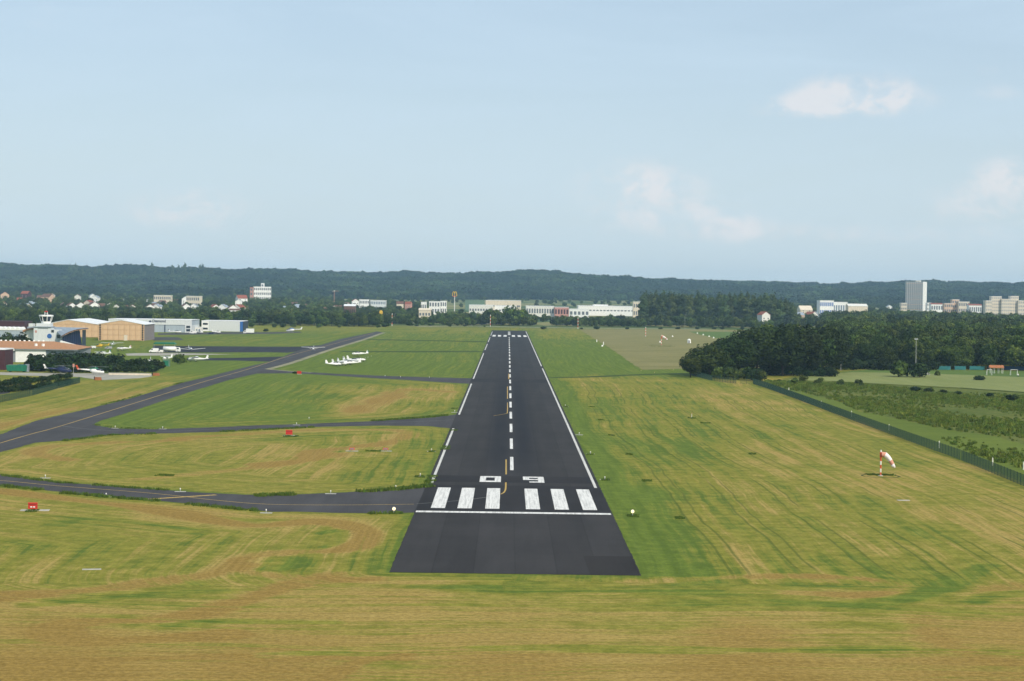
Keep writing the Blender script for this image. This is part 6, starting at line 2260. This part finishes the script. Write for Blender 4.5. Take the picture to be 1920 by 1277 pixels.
def heli(label, px, py, rz, length, body, tail, roof, z=.02, group=None):
    """nose towards local -y"""
    x, y = g(px, py)
    o = thing('helicopter', label, 'helicopter', (x, y, z), rz, group)
    k = length / 10.5
    S = lambda a, w, h, c: sect(a * k, w * k, h * k, c * k, 12)
    MB().loft([S(-3.6, .5, .5, 1.15), S(-3.1, 1.2, 1.1, 1.25), S(-2.2, 1.75, 1.7, 1.45), S(-.6, 1.85, 1.9, 1.55), S(.7, 1.6, 1.7, 1.65), S(1.7, .8, .9, 1.9)]).build('fuselage', M[body], o, smooth=True)
    MB().loft([S(-3.2, .9, .7, 1.55), S(-2.5, 1.55, 1.2, 1.75), S(-1.2, 1.75, 1.2, 1.95), S(-.6, 1.5, .8, 2.0)]).build('canopy', M['glass'], o, smooth=True)
    MB().loft([S(-1.4, .9, .5, 2.45), S(-.6, 1.2, .7, 2.6), S(.8, 1.0, .6, 2.5), S(1.8, .5, .35, 2.3)]).build('engine_cowling', M[roof], o, smooth=True)
    MB().tube((0, 1.4 * k, 1.95 * k), (0, 6.2 * k, 2.25 * k), .36 * k, .16 * k, n=10).build('tail_boom', M[body], o, smooth=True)
    MB().prism([(5.3 * k, 2.0 * k), (6.3 * k, 2.0 * k), (7.0 * k, 3.7 * k), (6.4 * k, 3.75 * k), (5.7 * k, 2.5 * k)], 'x', -.07 * k, .07 * k).build('fin', M[tail], o)
    MB().box(-1.1 * k, 1.1 * k, 5.0 * k, 5.5 * k, 2.18 * k, 2.26 * k).build('tailplane', M[tail], o)
    MB().box(-.09 * k, -.15 * k, 6.3 * k - .85 * k, 6.3 * k + .85 * k, 2.9 * k, 3.02 * k).build('tail_rotor', M['dark'], o)
    MB().tube((0, -.4 * k, 2.6 * k), (0, -.4 * k, 3.3 * k), .11 * k, n=8).build('rotor_mast', M['steel'], o)
    for a in (.5, 2.6, 4.7):
        d = Vector((math.cos(a), math.sin(a), -.03))
        n_ = Vector((-d.y, d.x, 0)) * .13 * k
        p0, p1 = Vector((0, -.4 * k, 3.25 * k)) + d * .2 * k, Vector((0, -.4 * k, 3.25 * k)) + d * 5.0 * k
        mb = MB()
        mb.loft([[p0 - n_, p0 + n_, p0 + n_ + Vector((0, 0, .05)), p0 - n_ + Vector((0, 0, .05))], [p1 - n_, p1 + n_, p1 + n_ + Vector((0, 0, .05)), p1 - n_ + Vector((0, 0, .05))]])
        mb.build('rotor_blade', M['greypaint'], o)
    for s in (-1, 1):
        sk = MB().tube((s * .95 * k, -2.6 * k, .1), (s * .95 * k, 1.2 * k, .1), .07 * k, n=6)
        sk.tube((s * .95 * k, -2.6 * k, .1), (s * .95 * k, -3.0 * k, .3 * k), .07 * k, n=6)
        sk.build('skid', M['steel'], o)
        for yy_ in (-1.7, .4):
            MB().tube((s * .5 * k, yy_ * k, .85 * k), (s * .95 * k, yy_ * k, .1), .05 * k, n=5).build('skid_strut', M['steel'], o)
    return o


PI = math.pi
heli('blue and white helicopter with a white tail parked on the pale pad', 116, 701.5, -PI / 2 + .12 + PI, 10.5, 'navy', 'white', 'navy')
heli('green and white helicopter with an orange tail parked on the pale pad', 177, 703.5, -PI / 2 + .1 + PI, 10.5, 'white', 'redorange', 'green')
heli('white helicopter with a blue nose far off beside the white hangars', 547, 623.5, PI / 2 - .05 + PI, 12.5, 'white', 'white', 'blue')
heli('yellow helicopter on the dark apron edge behind the clubhouse hedge', 188, 652.5, PI / 2 + PI - .15, 8.0, 'yellow', 'yellow', 'yellow')

G = lambda px, py: g(px, py)
plane('pale blue grey high wing aeroplane in front of the ochre hangar, nose to the camera', *G(211, 650), .1, True, 12.5, 8.0, 'whitemetal', 'greypaint')
plane('white aeroplane with a faded pink tail behind the clubhouse hedge', *G(229, 658), -PI / 2 - .2, False, 9.5, 8.0, 'white', 'pinkwhite')
plane('white low wing aeroplane with a tall fin on the dark apron, facing the camera', *G(357, 658.5), .35, False, 15.5, 9.5, 'white', 'blue')
plane('white high wing aeroplane in the grass behind the grey green box', *G(367, 678.5), PI / 2 + PI - .12, True, 12.5, 9.5, 'white', 'white')
plane('blue and white low wing aeroplane with a red nose behind the dark hedge', *G(281, 682.5), .12, False, 9.8, 7.6, 'white', 'blue')
plane('small white aeroplane between the hedge and the grey green box', *G(312, 677), -.5, True, 5.8, 6.4, 'white', 'white')
plane('white and teal high wing aeroplane half hidden by the clubhouse hedge', *G(190, 668), -PI / 2 - .3, True, 10, 8.2, 'white', 'teal')
plane('white high wing aeroplane taxiing where the dark apron meets the slanting taxiway', *G(587.5, 658.5), .05, True, 12.8, 8.2, 'white', 'blue')
plane('white aeroplane parked in front of the grey hangar doors', *G(331, 625.5), PI / 2 - .1, False, 8.5, 10.0, 'white', 'navy')
plane('white glider like aeroplane before the low link building', *G(373, 626), PI / 2 - .2, True, 16, 9, 'white', 'white', True, prop=False, chord=1.0)
plane('small white aeroplane before the white ribbed hangar', *G(408, 626), PI / 2, False, 6, 6.2, 'white', 'white')
sp = 'gliders and aeroplanes packed together on the green infield'
for px, py, rz, span, ln, lab, hi, bodyc in ((629, 686.5, PI / 2 + .5, 8.5, 7.5, 'white aeroplane at the near end of the packed group on the green infield', False, 'white'), (640, 685.5, PI / 2 - .35, 9.5, 7.2, 'white high wing aeroplane second in the packed group on the infield', True, 'white'),
                                  (648, 682, PI / 2 + .8, 9, 8, 'white aeroplane with a dark canopy in the middle of the packed group', False, 'whitemetal'), (656, 684, -PI / 2 + .3, 9.5, 8, 'white aeroplane turned the other way in the packed group', False, 'white'),
                                  (663, 679.5, PI / 2 + .15, 9, 8, 'grey white aeroplane fifth in the packed group on the infield', False, 'whitemetal'), (672, 678, PI / 2 - .1, 8, 9, 'white aeroplane with a tall tail at the far end of the packed group', False, 'white')):
    plane(lab, *G(px, py), rz, hi, span, ln, bodyc, 'white' if bodyc == 'white' else 'greypaint', group=sp, gear_h=.55)
plane('white and green aeroplane standing alone just behind the packed group on the infield', *G(671, 668), -PI / 2 + .2, False, 11, 8.5, 'white', 'green')
# white markers beyond the packed row
for k, (px, py) in enumerate(((680, 675), (685, 673), (690, 671), (696, 669))):
    edge_light(px, py, ('first', 'second', 'third', 'last')[k] + ' small white marker in the line right of the packed aeroplanes', False, 'postwhite', 'white markers beside the packed aeroplanes', 1.0)


# ------------------------------------------------------------------ vehicles and boxes
def wheels(o, xs, y0, y1, r):
    for x in xs:
        for y in (y0, y1):
            w = MB().tube((x, y - .11, r), (x, y + .11, r), r, n=12).build('wheel', M['dark'], o)
            MB().tube((x, y - .115, r), (x, y + .115, r), r * .5, n=10).build('hub', M['steel'], w)


def van(label, px, py, length, h, body, rz=0.0, cat='van', box=False):
    x, y = g(px, py)
    o = thing('van' if not box else 'box_truck', label, cat, (x, y, .02), rz)
    L, w = length / 2, .98
    if box:
        MB().box(-L + 1.9, L, -1.2, 1.2, .95, h).build('box_body', M[body], o)
        MB().prism([(-L, .5), (-L + 1.8, .5), (-L + 1.8, 2.5), (-L + .55, 2.5), (-L, 1.5)], 'y', -1.05, 1.05).build('cab', M[body], o)
        MB().box(-L + .3, L, -.5, .5, .5, .9).build('chassis', M['dark'], o)
        MB().box(-L + .6, -L + 1.5, -1.08, -1.051, 1.5, 2.2).build('side_window', M['glass'], o)
        wheels(o, (-L + 1.0, L - 1.4), -1.0, 1.0, .48)
    else:
        MB().prism([(-L, .4), (L, .4), (L, h), (-L + 1.5, h), (-L + .75, h * .62), (-L, h * .5)], 'y', -w, w).build('body', M[body], o)
        MB().prism([(-L + .85, h * .62), (-L + 1.9, h * .62), (-L + 1.9, h * .92), (-L + 1.5, h * .92)], 'y', -w - .02, w + .02).build('side_window', M['glass'], o)
        wheels(o, (-L + .9, L - .9), -w, w, .34)
    for sy in (-.7, .7):
        MB().box(-L - .04, -L + .02, sy - .15, sy + .15, .75, .95).build('headlight', M['paleglass'], o)
    return o


van('white box truck standing at the right end of the white ribbed hangar', 466.5, 626.2, 7.6, 3.9, 'white', 0, 'truck', True)
van('white van with dark windows beside the apron, left of the tanker', 288.5, 661.5, 4.6, 2.3, 'white')
van('small white car next to the white van on the apron', 299.5, 662, 3.4, 1.6, 'offwhite')
x, y = g(322, 661)
o = thing('fuel_tanker', 'white fuel tanker truck with a rounded tank on the apron', 'truck', (x, y, .02), 0)
MB().tube((-4.3, 0, 1.9), (2.0, 0, 1.9), 1.15, n=14).build('tank', M['white'], o, smooth=True)
MB().box(-4.2, 4.0, -.5, .5, .6, .95).build('chassis', M['dark'], o)
MB().prism([(2.2, .6), (4.4, .6), (4.4, 1.7), (3.9, 2.7), (2.2, 2.7)], 'y', -1.1, 1.1).build('cab', M['white'], o)
MB().box(2.7, 3.8, -1.13, -1.101, 1.7, 2.4).build('side_window', M['glass'], o)
wheels(o, (-3.4, -2.2, 3.2), -1.0, 1.0, .5)
x, y = g(306, 657)
o = thing('marquee', 'low green covered stand behind the white tanker on the apron', 'stand', (x, y, .02), 0)
MB().prism([(-6, 3.2), (6, 3.2), (5, 4.1), (-5, 4.1)], 'y', 3, 7).build('roof', M['green'], o)
for sx in (-5.5, 0, 5.5):
    MB().tube((sx, 3.3, 0), (sx, 3.3, 3.2), .1, n=6).build('leg', M['steel'], o)
van('dark red car parked by the clubhouse end', 164.5, 655.5, 3.8, 1.5, 'maroon', 0, 'car')
van('white car parked behind the dark red one at the clubhouse end', 172.5, 654, 3.9, 1.5, 'white', 0, 'car')
van('silver car beside the yellow helicopter on the apron edge', 203, 655, 3.9, 1.5, 'steel', .3, 'car')
van('white van before the low link building of the hangars', 362, 626, 4.8, 2.2, 'white', 0, 'van')
van('dark blue car before the white ribbed hangar', 395, 627, 4.2, 1.5, 'navy', 0, 'car')
x, y = g(312, 687)
o = thing('utility_box', 'square grey green utility box in front of the dark bush', 'box', (x, y, 0))
MB().box(-1.4, 1.4, -1.1, 1.1, 0, 2.7).build('housing', M['greengrey'], o)
MB().box(-1.5, 1.5, -1.2, 1.2, 2.7, 2.85).build('lid', M['greengrey'], o)
MB().box(-1.0, 1.0, -1.14, -1.105, .3, 2.4).build('door', M['green'], o)
x, y = g(32, 697.5)
o = thing('green_container', 'bright green skip container beside the maroon shed wall', 'container', (x, y, .02), .02)
MB().prism([(-3.6, .35), (3.6, .35), (3.9, 2.6), (-3.9, 2.6)], 'y', -1.2, 1.2).build('body', M['green'], o)
for k in range(6):
    MB().box(-3.2 + k * 1.28 - .08, -3.2 + k * 1.28 + .08, -1.32, -1.201, .5, 2.5).build('side_rib', M['green'], o)
MB().box(-3.4, -.3, -1.1, 1.1, 2.62, 2.8).build('lid', M['greengrey'], o)
MB().box(.3, 3.4, -1.1, 1.1, 2.62, 2.85).build('lid', M['teal'], o)
for sx in (-2.6, 2.6):
    MB().box(sx - .3, sx + .3, -1.0, 1.0, 0, .34).build('skid', M['dark'], o)
x, y = g(51, 697.5)
o = thing('grey_locker', 'tall narrow grey locker at the end of the green container', 'box', (x, y, .02))
MB().box(-.7, .7, -.8, .8, 0, 3.0).build('housing', M['greypaint'], o)
MB().box(-.55, .55, -.84, -.801, .2, 2.8).build('door', M['roofgrey'], o)
x, y = g(142.5, 703)
o = thing('pad_sign', 'slim pinkish sign post between the two helicopters', 'sign', (x, y - 4, .02))
MB().tube((0, 0, 0), (0, 0, 3.3), .1, n=6).build('post', M['steel'], o)
MB().box(-.35, .35, -.08, .08, 3.1, 4.3).build('board', M['pinkwhite'], o)
for px, py, w, h, lab in ((293, 704.5, 2.6, 1.0, 'orange covered barrier at the end of the pale pad wall'), (184, 713, 2.4, 1.1, 'orange covered heap at the corner of the pale pad')):
    x, y = g(px, py)
    o = thing('orange_barrier', lab, 'barrier', (x, y, .02))
    MB().prism([(-w / 2, 0), (w / 2, 0), (w * .42, h), (-w * .42, h)], 'y', -.5, .5).build('cover', M['cratewood'], o)
    MB().box(-w / 2 - .15, -w / 2 - .02, -.6, .6, 0, h * 1.15).build('end_board', M['dark'], o)
(xa, y), (xb, _y) = g(203, 703), g(282, 704)
o = thing('low_wall', 'low pale wall along the far side of the helicopter pad', 'wall', ((xa + xb) / 2, y + 1, 0), math.atan2(_y - y, xb - xa))
w = math.hypot(xb - xa, _y - y) / 2
MB().box(-w, w, -.25, .25, 0, .7).build('wall', M['cream'], o)
MB().box(-w - .05, w + .05, -.32, .32, .7, .82).build('coping', M['concrete'], o)

# ------------------------------------------------------------------ the air
HZ = bpy.data.materials.new('haze_air')
HZ.use_nodes = True
t = HZ.node_tree
t.nodes.clear()
pv_ = N(t, 'ShaderNodeVolumePrincipled')
pv_.inputs['Color'].default_value = (.44, .70, .96, 1)
pv_.inputs['Density'].default_value = 6.6e-5
pv_.inputs['Anisotropy'].default_value = 0.0
ou = N(t, 'ShaderNodeOutputMaterial')
t.links.new(pv_.outputs[0], ou.inputs['Volume'])
hb = MB().box(-5200, 5200, -700, 7700, -60, 128).build('haze', HZ)
tag(hb, 'thin bluish haze over the whole airfield and the far hills', 'haze', kind='stuff')
